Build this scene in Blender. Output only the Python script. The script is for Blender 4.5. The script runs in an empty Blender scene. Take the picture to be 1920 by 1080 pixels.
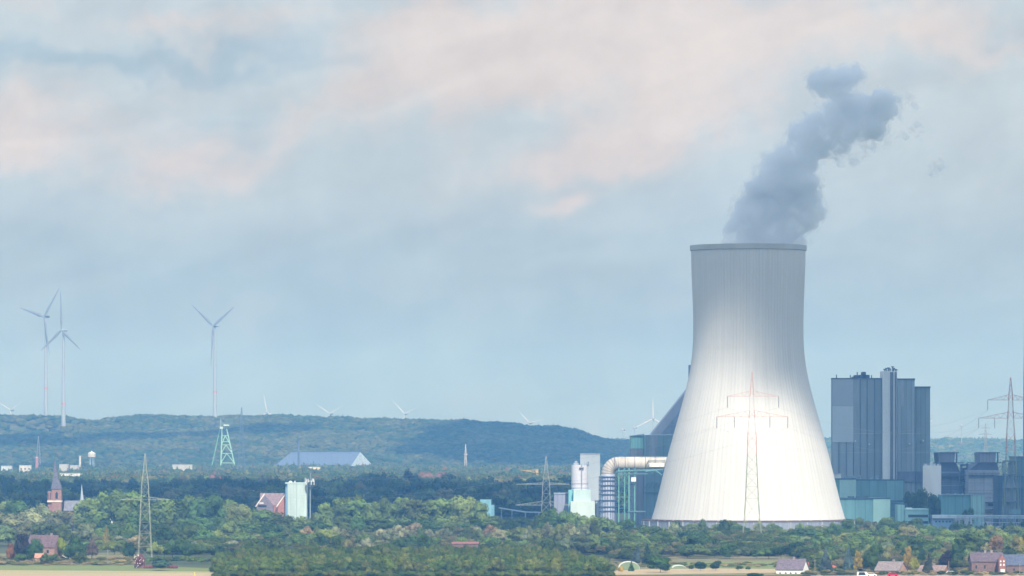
import bpy, bmesh, math, random
import numpy as np
from mathutils import Vector, Matrix

random.seed(7); RNG = np.random.default_rng(7)
SC = bpy.context.scene
COL = SC.collection

# ------------------------------------------------------------------ camera
K = 1.13e-4            # radians per photo pixel
HC = 55.0              # camera height above the plain
HY = 823.0             # horizon row
cam_d = bpy.data.cameras.new("camera")
cam = bpy.data.objects.new("camera", cam_d); COL.objects.link(cam)
cam.location = (0, 0, HC); cam.rotation_euler = (math.radians(90), 0, 0)
cam_d.sensor_width = 36; cam_d.lens = 36 / (1920 * K)
cam_d.shift_y = (HY - 540) / 1920
cam_d.clip_start = 1; cam_d.clip_end = 60000
SC.camera = cam

# ------------------------------------------------------------------ sun, exposure
SUN_EL = math.radians(40); SUN_AZ = math.radians(168)     # azimuth clockwise from +Y
S = Vector((math.sin(SUN_AZ) * math.cos(SUN_EL), math.cos(SUN_AZ) * math.cos(SUN_EL), math.sin(SUN_EL)))
sun_d = bpy.data.lights.new("sun", 'SUN'); sun_d.energy = 4.3; sun_d.angle = math.radians(0.8)
sun_d.color = (1.0, 0.955, 0.88)
sun = bpy.data.objects.new("sun", sun_d); COL.objects.link(sun)
sun.rotation_euler = S.to_track_quat('Z', 'Y').to_euler()
sun.location = (0, -200, 400)
SC.view_settings.view_transform = 'Standard'; SC.view_settings.look = 'None'
SC.view_settings.exposure = 0.2; SC.view_settings.gamma = 1.0
SC.render.engine = 'CYCLES'
SC.cycles.use_denoising = True
SC.cycles.max_bounces = 12; SC.cycles.diffuse_bounces = 3; SC.cycles.volume_bounces = 8
SC.cycles.transparent_max_bounces = 16
SC.cycles.volume_step_rate = 1.0; SC.cycles.volume_max_steps = 256
SC.cycles.sample_clamp_indirect = 4
HAZE_COL = (.16, .43, .92, 1); HAZE_DEN = 1.12e-4

def lin(r, g, b):
    f = lambda c: (c / 255 / 12.92) if c / 255 <= .04045 else ((c / 255 + .055) / 1.055) ** 2.4
    return (f(r), f(g), f(b), 1)

# ------------------------------------------------------------------ node helper
class NG:
    def __init__(s, tree): s.t = tree; s.n = tree.nodes; s.l = tree.links
    def node(s, typ, **kw):
        nd = s.n.new(typ)
        for k, v in kw.items(): setattr(nd, k, v)
        return nd
    def link(s, a, b): s.l.new(a, b)
    def put(s, sock, v):
        if isinstance(v, bpy.types.NodeSocket): s.link(v, sock)
        else: sock.default_value = v
    def math(s, op, a, b=None, c=None, clamp=False):
        nd = s.node('ShaderNodeMath', operation=op); nd.use_clamp = clamp
        s.put(nd.inputs[0], a)
        if b is not None: s.put(nd.inputs[1], b)
        if c is not None: s.put(nd.inputs[2], c)
        return nd.outputs[0]
    def vmath(s, op, a, b=None):
        nd = s.node('ShaderNodeVectorMath', operation=op); s.put(nd.inputs[0], a)
        if b is not None: s.put(nd.inputs[1], b)
        return nd.outputs[0]
    def mix(s, f, a, b, blend='MIX'):
        nd = s.node('ShaderNodeMix', data_type='RGBA', blend_type=blend)
        s.put(nd.inputs[0], f); s.put(nd.inputs[6], a); s.put(nd.inputs[7], b)
        return nd.outputs[2]
    def noise(s, vec, scale, detail=4, rough=.5, dist=0.0, out='Fac'):
        nd = s.node('ShaderNodeTexNoise'); s.link(vec, nd.inputs['Vector'])
        nd.inputs['Scale'].default_value = scale; nd.inputs['Detail'].default_value = detail
        nd.inputs['Roughness'].default_value = rough; nd.inputs['Distortion'].default_value = dist
        return nd.outputs[out]
    def maprange(s, v, a, b, c=0., d=1., smooth=True):
        nd = s.node('ShaderNodeMapRange'); nd.interpolation_type = 'SMOOTHSTEP' if smooth else 'LINEAR'
        s.put(nd.inputs['Value'], v)
        for k, x in zip(('From Min', 'From Max', 'To Min', 'To Max'), (a, b, c, d)): nd.inputs[k].default_value = x
        return nd.outputs['Result']

# ------------------------------------------------------------------ world
W = bpy.data.worlds.new("World"); SC.world = W; W.use_nodes = True
def build_world():
    g = NG(W.node_tree); g.n.clear()
    out = g.node('ShaderNodeOutputWorld'); bg = g.node('ShaderNodeBackground')
    bg.inputs['Strength'].default_value = 0.1
    g.link(bg.outputs[0], out.inputs['Surface'])
    sky = g.node('ShaderNodeTexSky', sky_type='NISHITA'); sky.sun_disc = False
    sky.sun_elevation = SUN_EL; sky.sun_rotation = SUN_AZ
    d = g.node('ShaderNodeTexCoord').outputs['Generated']
    # cloud pattern lives on the directions of the sky; a little domain warp first
    w1 = g.vmath('SUBTRACT', g.noise(d, 14, 5, .55, out='Color'), (.5, .5, .5))
    sc = g.node('ShaderNodeVectorMath', operation='SCALE'); g.link(w1, sc.inputs[0]); sc.inputs['Scale'].default_value = .062
    dw = g.vmath('ADD', d, sc.outputs[0])
    w2 = g.vmath('SUBTRACT', g.noise(d, 55, 5, .6, out='Color'), (.5, .5, .5))
    sc2 = g.node('ShaderNodeVectorMath', operation='SCALE'); g.link(w2, sc2.inputs[0]); sc2.inputs['Scale'].default_value = .018
    dw = g.vmath('ADD', dw, sc2.outputs[0])
    sep = g.node('ShaderNodeSeparateXYZ'); g.link(dw, sep.inputs[0]); X, Z = sep.outputs[0], sep.outputs[2]
    def blob(px, py, rx, ry, ang, amp):
        x0, z0 = (px - 960) * K, (HY - py) * K; c, s_ = math.cos(math.radians(ang)), math.sin(math.radians(ang))
        dx = g.math('SUBTRACT', X, x0); dz = g.math('SUBTRACT', Z, z0)
        u = g.math('ADD', g.math('MULTIPLY', dx, c / (rx * K)), g.math('MULTIPLY', dz, s_ / (rx * K)))
        v = g.math('ADD', g.math('MULTIPLY', dx, -s_ / (ry * K)), g.math('MULTIPLY', dz, c / (ry * K)))
        r2 = g.math('ADD', g.math('MULTIPLY', u, u), g.math('MULTIPLY', v, v))
        return g.math('MULTIPLY', g.math('EXPONENT', g.math('MULTIPLY', r2, -1.0)), amp)
    def total(lst):
        a = None
        for b in lst:
            e = blob(*b); a = e if a is None else g.math('ADD', a, e)
        return a
    warm = total([(100, 240, 190, 75, 8, 1.0), (330, 280, 110, 45, 20, .6), (40, 310, 130, 50, 0, .6), (250, 10, 350, 35, -2, .7), (560, 190, 170, 60, 15, .55),
                  (760, 170, 230, 70, 18, .65), (960, 60, 380, 90, 5, .85), (1250, 60, 330, 110, 0, 1.0), (1240, 210, 210, 80, 15, 1.0),
                  (1080, 290, 190, 55, 18, .75), (1600, 40, 300, 60, 3, .8), (1060, 400, 75, 28, 22, .95), (1820, 60, 160, 35, 10, .5), (860, 220, 60, 80, -30, .3), (700, 60, 260, 50, 5, .4), (500, 240, 200, 50, 15, .15), (1450, 330, 120, 50, 20, .2), (1750, 120, 160, 40, 10, .25)])
    cool = total([(120, 115, 330, 30, 9, .85), (430, 75, 260, 30, 6, .5), (600, 105, 220, 22, -3, .75), (20, 150, 90, 60, 0, .5), (1910, 20, 50, 30, 0, .8),
                  (360, 200, 70, 70, 0, .5), (200, 480, 420, 50, 0, .55), (1500, 475, 700, 30, 0, .45), (1750, 180, 200, 60, 0, .25), (700, 520, 600, 60, 0, .2), (75, 295, 22, 14, 0, .35)])
    n1 = g.noise(d, 42, 9, .6, .5); n2 = g.noise(d, 9, 4, .5)
    nn = g.math('SUBTRACT', g.math('ADD', g.math('MULTIPLY', n1, 1.4), g.math('MULTIPLY', n2, .7)), 1.05)
    # stretched low streaks near the horizon
    mp = g.node('ShaderNodeMapping'); mp.inputs['Scale'].default_value = (1, 1, 6); g.link(d, mp.inputs[0])
    n3 = g.math('SUBTRACT', g.noise(mp.outputs[0], 14, 5, .5), .5)
    warmf = g.maprange(g.math('ADD', warm, g.math('MULTIPLY', nn, 1.25)), -.05, 1.25)
    coolf = g.maprange(g.math('ADD', cool, g.math('MULTIPLY', n3, .9)), .05, 1.1)
    sepd = g.node('ShaderNodeSeparateXYZ'); g.link(d, sepd.inputs[0]); el = sepd.outputs[2]
    base = g.mix(g.maprange(el, .015, .075), SKY_LOW, SKY_MID)
    base = g.mix(g.math('MULTIPLY', coolf, .85), base, SKY_COOL)
    cl = g.mix(warmf, base, SKY_WARM)
    n4 = g.maprange(g.noise(d, 60, 8, .62), .3, .7, .94, 1.05)
    ms = g.node('ShaderNodeMapping'); ms.inputs['Rotation'].default_value = (0, math.radians(13), 0); g.link(d, ms.inputs[0])
    ms2 = g.node('ShaderNodeMapping'); ms2.inputs['Scale'].default_value = (1, 1, 3.6); g.link(ms.outputs[0], ms2.inputs[0])
    n5 = g.maprange(g.noise(ms2.outputs[0], 20, 8, .6, .8), .34, .66, .955, 1.05); n4 = g.math('MULTIPLY', n4, n5)
    mul = g.node('ShaderNodeVectorMath', operation='SCALE'); g.link(cl, mul.inputs[0]); g.link(n4, mul.inputs['Scale'])
    # away from the low sky the overcast breaks up into broken cloud over blue
    hi = g.mix(g.maprange(g.noise(d, 2.5, 5, .55), .42, .62), sx(216, 226, 240, 1.12), g.mix(.3, SKY_UP, sky.outputs[0]))
    g.link(g.mix(g.maprange(el, .12, .4), mul.outputs[0], hi), bg.inputs['Color'])
sx = lambda r, g_, b, k=1.0: tuple(10 * k * c for c in lin(r, g_, b)[:3]) + (1,)
SKY_LOW = sx(156, 173, 182); SKY_MID = sx(184, 196, 202); SKY_COOL = sx(160, 180, 193); SKY_WARM = sx(209, 202, 198)
SKY_UP = sx(168, 196, 232, 1.25)
build_world()

# ------------------------------------------------------------------ projection helpers: a point seen at photo pixel (px, py), D metres away
X = lambda px, D: (px - 960) * K * D
Z = lambda py, D: HC - (py - HY) * K * D
G = lambda py: HC / ((py - HY) * K)          # distance of the plain seen at row py

# ------------------------------------------------------------------ materials
def new_mat(name):
    m = bpy.data.materials.new(name); m.use_nodes = True; g = NG(m.node_tree); g.n.clear()
    out = g.node('ShaderNodeOutputMaterial'); return m, g, out
def principled(g, out, col, rough=.7, metal=0.):
    b = g.node('ShaderNodeBsdfPrincipled'); g.put(b.inputs['Base Color'], col)
    b.inputs['Roughness'].default_value = rough; b.inputs['Metallic'].default_value = metal
    b.inputs['Specular IOR Level'].default_value = .3
    g.link(b.outputs[0], out.inputs['Surface']); return b
MC = {}
def paint(r, g_, b, rough=.7, var=.12, scale=.35):
    """plain painted / rendered surface with weathering"""
    key = ('p', r, g_, b, rough, var, scale)
    if key in MC: return MC[key]
    m, g, out = new_mat('weathered_paint'); c = lin(r, g_, b)
    oc = g.node('ShaderNodeTexCoord').outputs['Object']
    mp = g.node('ShaderNodeMapping'); mp.inputs['Scale'].default_value = (1, 1, .25); g.link(oc, mp.inputs[0])
    f = g.maprange(g.noise(mp.outputs[0], scale, 6, .6), .3, .7)
    dk = tuple(x * (1 - var * 1.6) for x in c[:3]) + (1,); lt = tuple(min(1, x * (1 + var)) for x in c[:3]) + (1,)
    principled(g, out, g.mix(f, dk, lt), rough); MC[key] = m; return m
def cladding(r, g_, b, period=4.0, seam=.16, tone=.14, hper=0, dark=.45, rib=.9):
    """metal cladding in vertical sheets: seams every period, each sheet its own tone, fine ribs"""
    key = ('c', r, g_, b, period, seam, tone, hper, dark)
    if key in MC: return MC[key]
    m, g, out = new_mat('metal_cladding'); c = lin(r, g_, b)
    oc = g.node('ShaderNodeTexCoord').outputs['Object']; sep = g.node('ShaderNodeSeparateXYZ'); g.link(oc, sep.inputs[0])
    geo = g.node('ShaderNodeNewGeometry'); sn = g.node('ShaderNodeSeparateXYZ'); g.link(geo.outputs['Normal'], sn.inputs[0])
    side = g.math('GREATER_THAN', g.math('ABSOLUTE', sn.outputs[0]), .7)
    u = g.math('ADD', g.math('MULTIPLY', sep.outputs[0], g.math('SUBTRACT', 1., side)), g.math('MULTIPLY', sep.outputs[1], side))
    q = g.math('DIVIDE', u, period); fl = g.math('FLOOR', q); fr = g.math('SUBTRACT', q, fl)
    sm = g.math('LESS_THAN', fr, seam / period)
    wn = g.node('ShaderNodeTexWhiteNoise', noise_dimensions='1D'); g.link(fl, wn.inputs['W'])
    t = g.maprange(wn.outputs[0], 0, 1, 1 - tone, 1 + tone, False)
    if hper:
        q2 = g.math('DIVIDE', sep.outputs[2], hper); fr2 = g.math('FRACT', q2)
        sm = g.math('MAXIMUM', sm, g.math('LESS_THAN', fr2, .25 / hper))
    st = g.maprange(g.math('SINE', g.math('MULTIPLY', u, 2 * math.pi / rib)), -1, 1, .93, 1.05)
    mp = g.node('ShaderNodeMapping'); mp.inputs['Scale'].default_value = (1, 1, .15); g.link(oc, mp.inputs[0])
    w = g.maprange(g.noise(mp.outputs[0], .3, 6, .6), .25, .75, .86, 1.1)
    k = g.math('MULTIPLY', g.math('MULTIPLY', t, st), w)
    k = g.math('MULTIPLY', k, g.math('SUBTRACT', 1., g.math('MULTIPLY', sm, dark)))
    sc = g.node('ShaderNodeVectorMath', operation='SCALE'); sc.inputs[0].default_value = c[:3]; g.link(k, sc.inputs['Scale'])
    principled(g, out, sc.outputs[0], .55); MC[key] = m; return m
def brick(r, g_, b):
    key = ('b', r, g_, b)
    if key in MC: return MC[key]
    m, g, out = new_mat('brick_wall'); c = lin(r, g_, b)
    oc = g.node('ShaderNodeTexCoord').outputs['Object']
    mp = g.node('ShaderNodeMapping'); mp.inputs['Rotation'].default_value = (math.radians(90), 0, 0); g.link(oc, mp.inputs[0])
    bt = g.node('ShaderNodeTexBrick'); g.link(mp.outputs[0], bt.inputs['Vector'])
    bt.inputs['Color1'].default_value = c; bt.inputs['Color2'].default_value = tuple(x * .72 for x in c[:3]) + (1,)
    bt.inputs['Mortar'].default_value = (.3, .28, .26, 1); bt.inputs['Scale'].default_value = 2.; bt.inputs['Mortar Size'].default_value = .02
    f = g.maprange(g.noise(oc, .8, 5, .6), .3, .7, .8, 1.15)
    sc = g.node('ShaderNodeVectorMath', operation='SCALE'); g.link(bt.outputs[0], sc.inputs[0]); g.link(f, sc.inputs['Scale'])
    principled(g, out, sc.outputs[0], .85); MC[key] = m; return m
def tiles(r, g_, b):
    key = ('t', r, g_, b)
    if key in MC: return MC[key]
    m, g, out = new_mat('roof_tiles'); c = lin(r, g_, b)
    oc = g.node('ShaderNodeTexCoord').outputs['Object']; sep = g.node('ShaderNodeSeparateXYZ'); g.link(oc, sep.inputs[0])
    st = g.maprange(g.math('SINE', g.math('MULTIPLY', sep.outputs[2], 14.)), -1, 1, .82, 1.1)
    f = g.math('MULTIPLY', g.maprange(g.noise(oc, 1.2, 7, .65), .3, .7, .62, 1.3), st)
    sc = g.node('ShaderNodeVectorMath', operation='SCALE'); sc.inputs[0].default_value = c[:3]; g.link(f, sc.inputs['Scale'])
    principled(g, out, sc.outputs[0], .8); MC[key] = m; return m
def glass():
    if 'glass' in MC: return MC['glass']
    m, g, out = new_mat('dark_glass'); principled(g, out, (.03, .04, .05, 1), .15); MC['glass'] = m; return m
def foliage(kind):
    if kind in MC: return MC[kind]
    m, g, out = new_mat('foliage')
    oc = g.node('ShaderNodeTexCoord').outputs['Object']
    if kind == 'leaf':
        info = g.node('ShaderNodeObjectInfo'); base = info.outputs['Color']
        add = g.node('ShaderNodeVectorMath', operation='SCALE'); add.inputs[0].default_value = (9, 5, 3); g.link(info.outputs['Random'], add.inputs['Scale'])
        vec = g.vmath('ADD', oc, add.outputs[0])
        f = g.maprange(g.noise(vec, 2.2, 3, .5), .3, .7, .9, 1.85); hue = g.maprange(g.noise(vec, 1.5, 3, .5), .4, .7)
    else:
        at = g.node('ShaderNodeVertexColor'); at.layer_name = 'col'; base = at.outputs['Color']
        f = g.maprange(g.noise(oc, .07, 4, .6), .3, .7, .85, 1.5); hue = g.maprange(g.noise(oc, .03, 3, .5), .42, .7)
    sc = g.node('ShaderNodeVectorMath', operation='SCALE'); g.link(base, sc.inputs[0]); g.link(f, sc.inputs['Scale'])
    warm = g.mix(1.0, sc.outputs[0], (1.35, 1.18, .65, 1), 'MULTIPLY')
    c = g.mix(g.math('MULTIPLY', hue, .25), sc.outputs[0], warm)
    di = g.node('ShaderNodeBsdfDiffuse'); g.link(c, di.inputs['Color']); tr = g.node('ShaderNodeBsdfTranslucent'); g.link(c, tr.inputs['Color'])
    mx = g.node('ShaderNodeMixShader'); mx.inputs[0].default_value = .22; g.link(di.outputs[0], mx.inputs[1]); g.link(tr.outputs[0], mx.inputs[2])
    g.link(mx.outputs[0], out.inputs['Surface']); MC[kind] = m; return m
def soil(cols, scale=.02, fine=.6, stretch=(1, 1, 1)):
    m, g, out = new_mat('ground_cover'); oc = g.node('ShaderNodeTexCoord').outputs['Object']
    mp = g.node('ShaderNodeMapping'); mp.inputs['Scale'].default_value = stretch; g.link(oc, mp.inputs[0])
    a = g.mix(g.maprange(g.noise(mp.outputs[0], scale, 6, .6), .35, .65), cols[0], cols[1])
    b = g.mix(g.maprange(g.noise(mp.outputs[0], fine, 5, .7), .45, .7), a, cols[2])
    principled(g, out, b, .95); return m

# ------------------------------------------------------------------ mesh builder (world coordinates in, one object out)
class MB:
    def __init__(s): s.v = []; s.f = []
    def add(s, vs, fs):
        o = len(s.v); s.v += [tuple(p) for p in vs]; s.f += [tuple(i + o for i in f) for f in fs]; return s
    def box(s, x0, x1, y0, y1, z0, z1):
        vs = [(x, y, z) for z in (z0, z1) for y in (y0, y1) for x in (x0, x1)]
        return s.add(vs, [(0, 2, 3, 1), (4, 5, 7, 6), (0, 1, 5, 4), (2, 6, 7, 3), (0, 4, 6, 2), (1, 3, 7, 5)])
    def pbox(s, D, px0, px1, py0, py1, dep):      # front face seen at those pixels, dep metres deep
        return s.box(X(px0, D), X(px1, D), D, D + dep, Z(py1, D), Z(py0, D))
    def prism(s, poly, y0, y1):                     # poly in x,z ; extruded along y
        n = len(poly); vs = [(x, y0, z) for x, z in poly] + [(x, y1, z) for x, z in poly]
        fs = [tuple(range(n)), tuple(range(2 * n - 1, n - 1, -1))] + [(i, i + n, (i + 1) % n + n, (i + 1) % n) for i in range(n)]
        return s.add(vs, fs)
    def xprism(s, poly, x0, x1):                    # poly in y,z ; extruded along x
        n = len(poly); vs = [(x0, y, z) for y, z in poly] + [(x1, y, z) for y, z in poly]
        fs = [tuple(range(n)), tuple(range(2 * n - 1, n - 1, -1))] + [(i, i + n, (i + 1) % n + n, (i + 1) % n) for i in range(n)]
        return s.add(vs, fs)
    def tube(s, a, b, r, n=4, r2=None):
        a = Vector(a); b = Vector(b); r2 = r if r2 is None else r2; d = (b - a)
        if d.length < 1e-6: return s
        d.normalize(); u = d.orthogonal().normalized(); w = d.cross(u)
        vs = [a + (u * math.cos(t) + w * math.sin(t)) * r for t in [2 * math.pi * i / n for i in range(n)]]
        vs += [b + (u * math.cos(t) + w * math.sin(t)) * r2 for t in [2 * math.pi * i / n for i in range(n)]]
        return s.add(vs, [tuple(range(n - 1, -1, -1)), tuple(range(n, 2 * n))] + [(i, (i + 1) % n, (i + 1) % n + n, i + n) for i in range(n)])
    def path(s, pts, r, n=8):
        for a, b in zip(pts[:-1], pts[1:]): s.tube(a, b, r, n)
        return s
    def lathe(s, cx, cy, prof, n=32, cap=True):     # prof: (r, z) bottom to top
        vs = []; m = len(prof)
        for r, z in prof: vs += [(cx + r * math.cos(2 * math.pi * i / n), cy + r * math.sin(2 * math.pi * i / n), z) for i in range(n)]
        fs = [(j * n + i, j * n + (i + 1) % n, (j + 1) * n + (i + 1) % n, (j + 1) * n + i) for j in range(m - 1) for i in range(n)]
        if cap: fs += [tuple(range(n - 1, -1, -1)), tuple(range((m - 1) * n, m * n))]
        return s.add(vs, fs)
    def build(s, name, mat, parent=None, smooth=False, color=None):
        me = bpy.data.meshes.new(name); off = Vector(parent.location) if parent is not None else Vector((0, 0, 0))
        g = parent
        while g is not None and g.parent is not None: g = g.parent; off = off + Vector(g.location)
        me.from_pydata([(x - off.x, y - off.y, z - off.z) for x, y, z in s.v], [], s.f)
        me.materials.append(mat); me.validate(); me.update()
        if smooth: me.polygons.foreach_set('use_smooth', [True] * len(me.polygons)); me.set_sharp_from_angle(angle=math.radians(35))
        o = bpy.data.objects.new(name, me); COL.objects.link(o)
        if parent is not None: o.parent = parent
        if color: o.color = color
        return o
def tag(o, label=None, cat=None, group=None, kind=None):
    if label: o['label'] = label
    if cat: o['category'] = cat
    if group: o['group'] = group
    if kind: o['kind'] = kind
    return o
def thing(name, label, cat, loc, group=None):
    o = bpy.data.objects.new(name, None); COL.objects.link(o); o.location = loc; o.empty_display_size = 1
    return tag(o, label, cat, group)

# ================================================================== SETTING
# ground
GRASS = soil([(.045, .075, .022, 1), (.07, .085, .032, 1), (.10, .095, .045, 1)], .01, .15)
tag(MB().add([(-3200, -250, 0), (3200, -250, 0), (3200, 15900, 0), (-3200, 15900, 0)], [(0, 1, 2, 3)]).build('ground', GRASS), kind='structure')
def field(name, pts, mat, h=.05):
    n = len(pts); vs = [(X(px, G(py)), G(py), h) for px, py in pts]
    return tag(MB().add(vs, [tuple(range(n))]).build(name, mat), kind='structure')
STUB = soil([(.50, .37, .22, 1), (.43, .33, .19, 1), (.36, .30, .16, 1)], .03, .5, (.3, 1, 1))
STUB2 = soil([(.42, .36, .17, 1), (.30, .30, .12, 1), (.46, .37, .2, 1)], .03, .4, (.3, 1, 1))
MEAD = soil([(.14, .20, .045, 1), (.19, .22, .06, 1), (.23, .22, .09, 1)], .02, .4, (.4, 1, 1))
ROUGH = soil([(.17, .17, .06, 1), (.27, .21, .11, 1), (.09, .12, .04, 1)], .05, .5)
field('stubble_field', [(-300, 1073.5), (410, 1075), (410, 1140), (-300, 1140)], STUB)
field('mown_field', [(-300, 1067), (405, 1072), (405, 1075), (-300, 1073.5)], STUB2)
field('meadow', [(-300, 1059), (250, 1060), (405, 1066), (405, 1072), (-300, 1067)], MEAD, .06)
field('rough_grass', [(-300, 1040), (262, 1036), (262, 1060), (-300, 1059)], ROUGH, .04)
field('stubble_field', [(1140, 1071), (1205, 1067.5), (1330, 1066), (1460, 1067), (1460, 1074), (1140, 1078)], STUB, .055)
field('meadow', [(1270, 1054), (1460, 1052), (1460, 1067), (1330, 1066), (1240, 1067)], MEAD, .06)
field('stubble_field', [(1520, 1079), (1960, 1074), (2050, 1090), (1520, 1090)], STUB, .055)
field('rough_grass', [(1150, 1020), (2100, 1015), (2100, 1074), (1460, 1079), (1140, 1079)], ROUGH, .04)

# hill with a wooded slope
HILL = [(-400, 776), (0, 777), (60, 775), (110, 777), (160, 784), (185, 785), (230, 777), (270, 773), (330, 777), (400, 779), (450, 777), (520, 776), (600, 780), (660, 782),
        (720, 781), (800, 783), (900, 787), (960, 792), (1010, 798), (1045, 798), (1080, 805), (1110, 815), (1140, 822), (1190, 825), (1400, 832), (2400, 834)]
HD = 7900.
def crest(x):
    px = x / (K * HD) + 960
    return np.interp(px, [a for a, b in HILL], [Z(b, HD) - 8 for a, b in HILL])
def hill_z(x, y):
    c = crest(x) * (1 + .015 * np.sin(x * .011)); t = np.clip((y - 7250) / (HD - 7250), 0, 1); back = np.clip((9000 - y) / (9000 - 8150), 0, 1)
    und = 1 + .05 * np.sin(x * .019 + y * .013) * np.sin(y * .011 + 1)
    return c * (t ** .85) * (3 * back ** 2 - 2 * back ** 3) * np.where(t < 1, und, 1) - .6
RIDGE = [(-600, 832), (0, 830), (1100, 826), (1180, 826), (1300, 825), (1540, 824), (1600, 825), (1745, 826), (1790, 824), (1850, 825), (1900, 828), (1960, 827), (2500, 830)]
RD = 10200.
def ridge_z(x, y):
    px = x / (K * RD) + 960; c = np.interp(px, [a for a, b in RIDGE], [Z(b, RD) - 9 for a, b in RIDGE])
    t = np.clip((y - 9150) / (RD - 9150), 0, 1); b = np.clip((11800 - y) / 1400, 0, 1)
    return c * (3 * t ** 2 - 2 * t ** 3) * (3 * b ** 2 - 2 * b ** 3) - .6
def terrain(name, fz, x0, x1, y0, y1, step, mat):
    xs = np.arange(x0, x1 + 1, step); ys = np.arange(y0, y1 + 1, step); gx, gy = np.meshgrid(xs, ys); gz = fz(gx, gy)
    v = np.stack([gx, gy, gz], -1).reshape(-1, 3); nx, ny = len(xs), len(ys)
    i = (np.arange(ny - 1)[:, None] * nx + np.arange(nx - 1)[None]).reshape(-1); f = np.stack([i, i + 1, i + nx + 1, i + nx], -1)
    me = bpy.data.meshes.new(name); me.from_pydata(v.tolist(), [], f.tolist()); me.materials.append(mat)
    me.polygons.foreach_set('use_smooth', [True] * len(me.polygons))
    o = bpy.data.objects.new(name, me); COL.objects.link(o); return tag(o, kind='structure')
HILLM = soil([(.05, .075, .03, 1), (.11, .11, .05, 1), (.17, .14, .09, 1)], .008, .06)
terrain('hill', hill_z, -1500, 560, 7250, 9000, 18, HILLM)
terrain('far_ridge', ridge_z, -2600, 2600, 9100, 11850, 40, HILLM)

# ------------------------------------------------------------------ woods that read as one mass
def ico(sub):
    bm = bmesh.new(); bmesh.ops.create_icosphere(bm, subdivisions=sub, radius=1)
    v = np.array([p.co[:] for p in bm.verts]); f = np.array([[q.index for q in p.verts] for p in bm.faces]); bm.free(); return v, f
ICO1, ICO2 = ico(1), ico(2)
def lump_variants(n, leaves, base=ICO2):
    out = []
    for k in range(n):
        v, f = base; v = v * (1 + RNG.uniform(-.13, .13, (len(v), 1))) ; v = v * np.array([1, 1, .62]) ; v[:, 2] += .5
        # a few secondary bumps
        for _ in range(5):
            d = RNG.normal(size=3); d[2] = abs(d[2]); d /= np.linalg.norm(d)
            w = np.clip((v - [0, 0, .5]) @ d, 0, 1) ** 2; v = v + d * w[:, None] * RNG.uniform(.05, .22)
        vs, fs = [v], [f]; o = len(v)
        for _ in range(leaves):
            p = v[RNG.integers(len(v))] * RNG.uniform(.95, 1.12); a = RNG.normal(size=3); a /= np.linalg.norm(a); b = np.cross(a, RNG.normal(size=3)); b /= np.linalg.norm(b)
            r = RNG.uniform(.08, .17); vs.append(np.array([p + a * r, p + b * r, p - a * r])); fs.append(np.array([[o, o + 1, o + 2]])); o += 3
        out.append((np.concatenate(vs), np.concatenate(fs)))
    return out
LUMPS = lump_variants(6, 70); LUMPS_FAR = lump_variants(6, 26, ICO1)
def wood(name, label, pts, variants, kindless=None):
    """pts: list of (x, y, z, radius, height, (r,g,b))"""
    VS, FS, CS = [], [], []; o = 0
    for (x, y, z, r, h, c) in pts:
        v, f = variants[RNG.integers(len(variants))]; a = RNG.uniform(0, 6.28); ca, sa = math.cos(a), math.sin(a)
        w = np.stack([(v[:, 0] * ca - v[:, 1] * sa) * r + x, (v[:, 0] * sa + v[:, 1] * ca) * r + y, v[:, 2] * h * .93 + z], -1)
        VS.append(w); FS.append(f + o); CS.append(np.tile(np.array([*c, 1.]), (len(v), 1))); o += len(v)
    V = np.concatenate(VS); F = np.concatenate(FS); C = np.concatenate(CS)
    me = bpy.data.meshes.new(name); me.vertices.add(len(V)); me.vertices.foreach_set('co', V.ravel().astype(np.float32))
    me.loops.add(F.size); me.loops.foreach_set('vertex_index', F.ravel().astype(np.int32))
    me.polygons.add(len(F)); me.polygons.foreach_set('loop_start', np.arange(0, F.size, 3, dtype=np.int32))
    me.update(calc_edges=True)
    at = me.color_attributes.new('col', 'FLOAT_COLOR', 'POINT'); at.data.foreach_set('color', C.ravel().astype(np.float32))
    me.materials.append(foliage('wood')); ob = bpy.data.objects.new(name, me); COL.objects.link(ob)
    return tag(ob, label, 'wood', None, 'stuff')
def vnoise(seed):
    r = np.random.default_rng(seed); ph = r.uniform(0, 6.28, (10, 2)); fr = r.normal(size=(10, 2))
    return lambda x, y, s: float(sum(math.sin(fr[i, 0] * x / s + ph[i, 0] + 2 * math.sin(fr[i, 1] * y / s + ph[i, 1])) for i in range(10)) / 6)
PN = vnoise(3); PN2 = vnoise(9)
GREENS = [(.045, .085, .025), (.06, .10, .03), (.08, .115, .038), (.055, .08, .035), (.095, .12, .04), (.12, .12, .045)]
def pick(pal, jitter=.18):
    c = pal[RNG.integers(len(pal))]; k = 1 + RNG.uniform(-jitter, jitter); return tuple(x * k for x in c)
def scatter(px0, px1, D0, D1, sp, hfun, cfun, fz=None, skip=None):
    pts = []; D = D0
    while D < D1:
        x = X(px0, D) + RNG.uniform(0, sp)
        while x < X(px1, D):
            xx = x + RNG.uniform(-.35, .35) * sp; yy = D + RNG.uniform(-.35, .35) * sp; pxx = xx / (K * yy) + 960
            if not (skip and skip(xx, yy, pxx)):
                h = hfun(xx, yy, pxx); r = sp * RNG.uniform(.5, .85)
                pts.append((xx, yy, float(fz(xx, yy)) if fz is not None else 0., r, h, cfun(xx, yy, pxx)))
            x += sp
        D += sp * .9
    return pts
def plain_h(lo, hi): return lambda x, y, p: (lo + (hi - lo) * (.5 + .35 * PN(x, y, 60))) * RNG.uniform(.8, 1.15)
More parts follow.
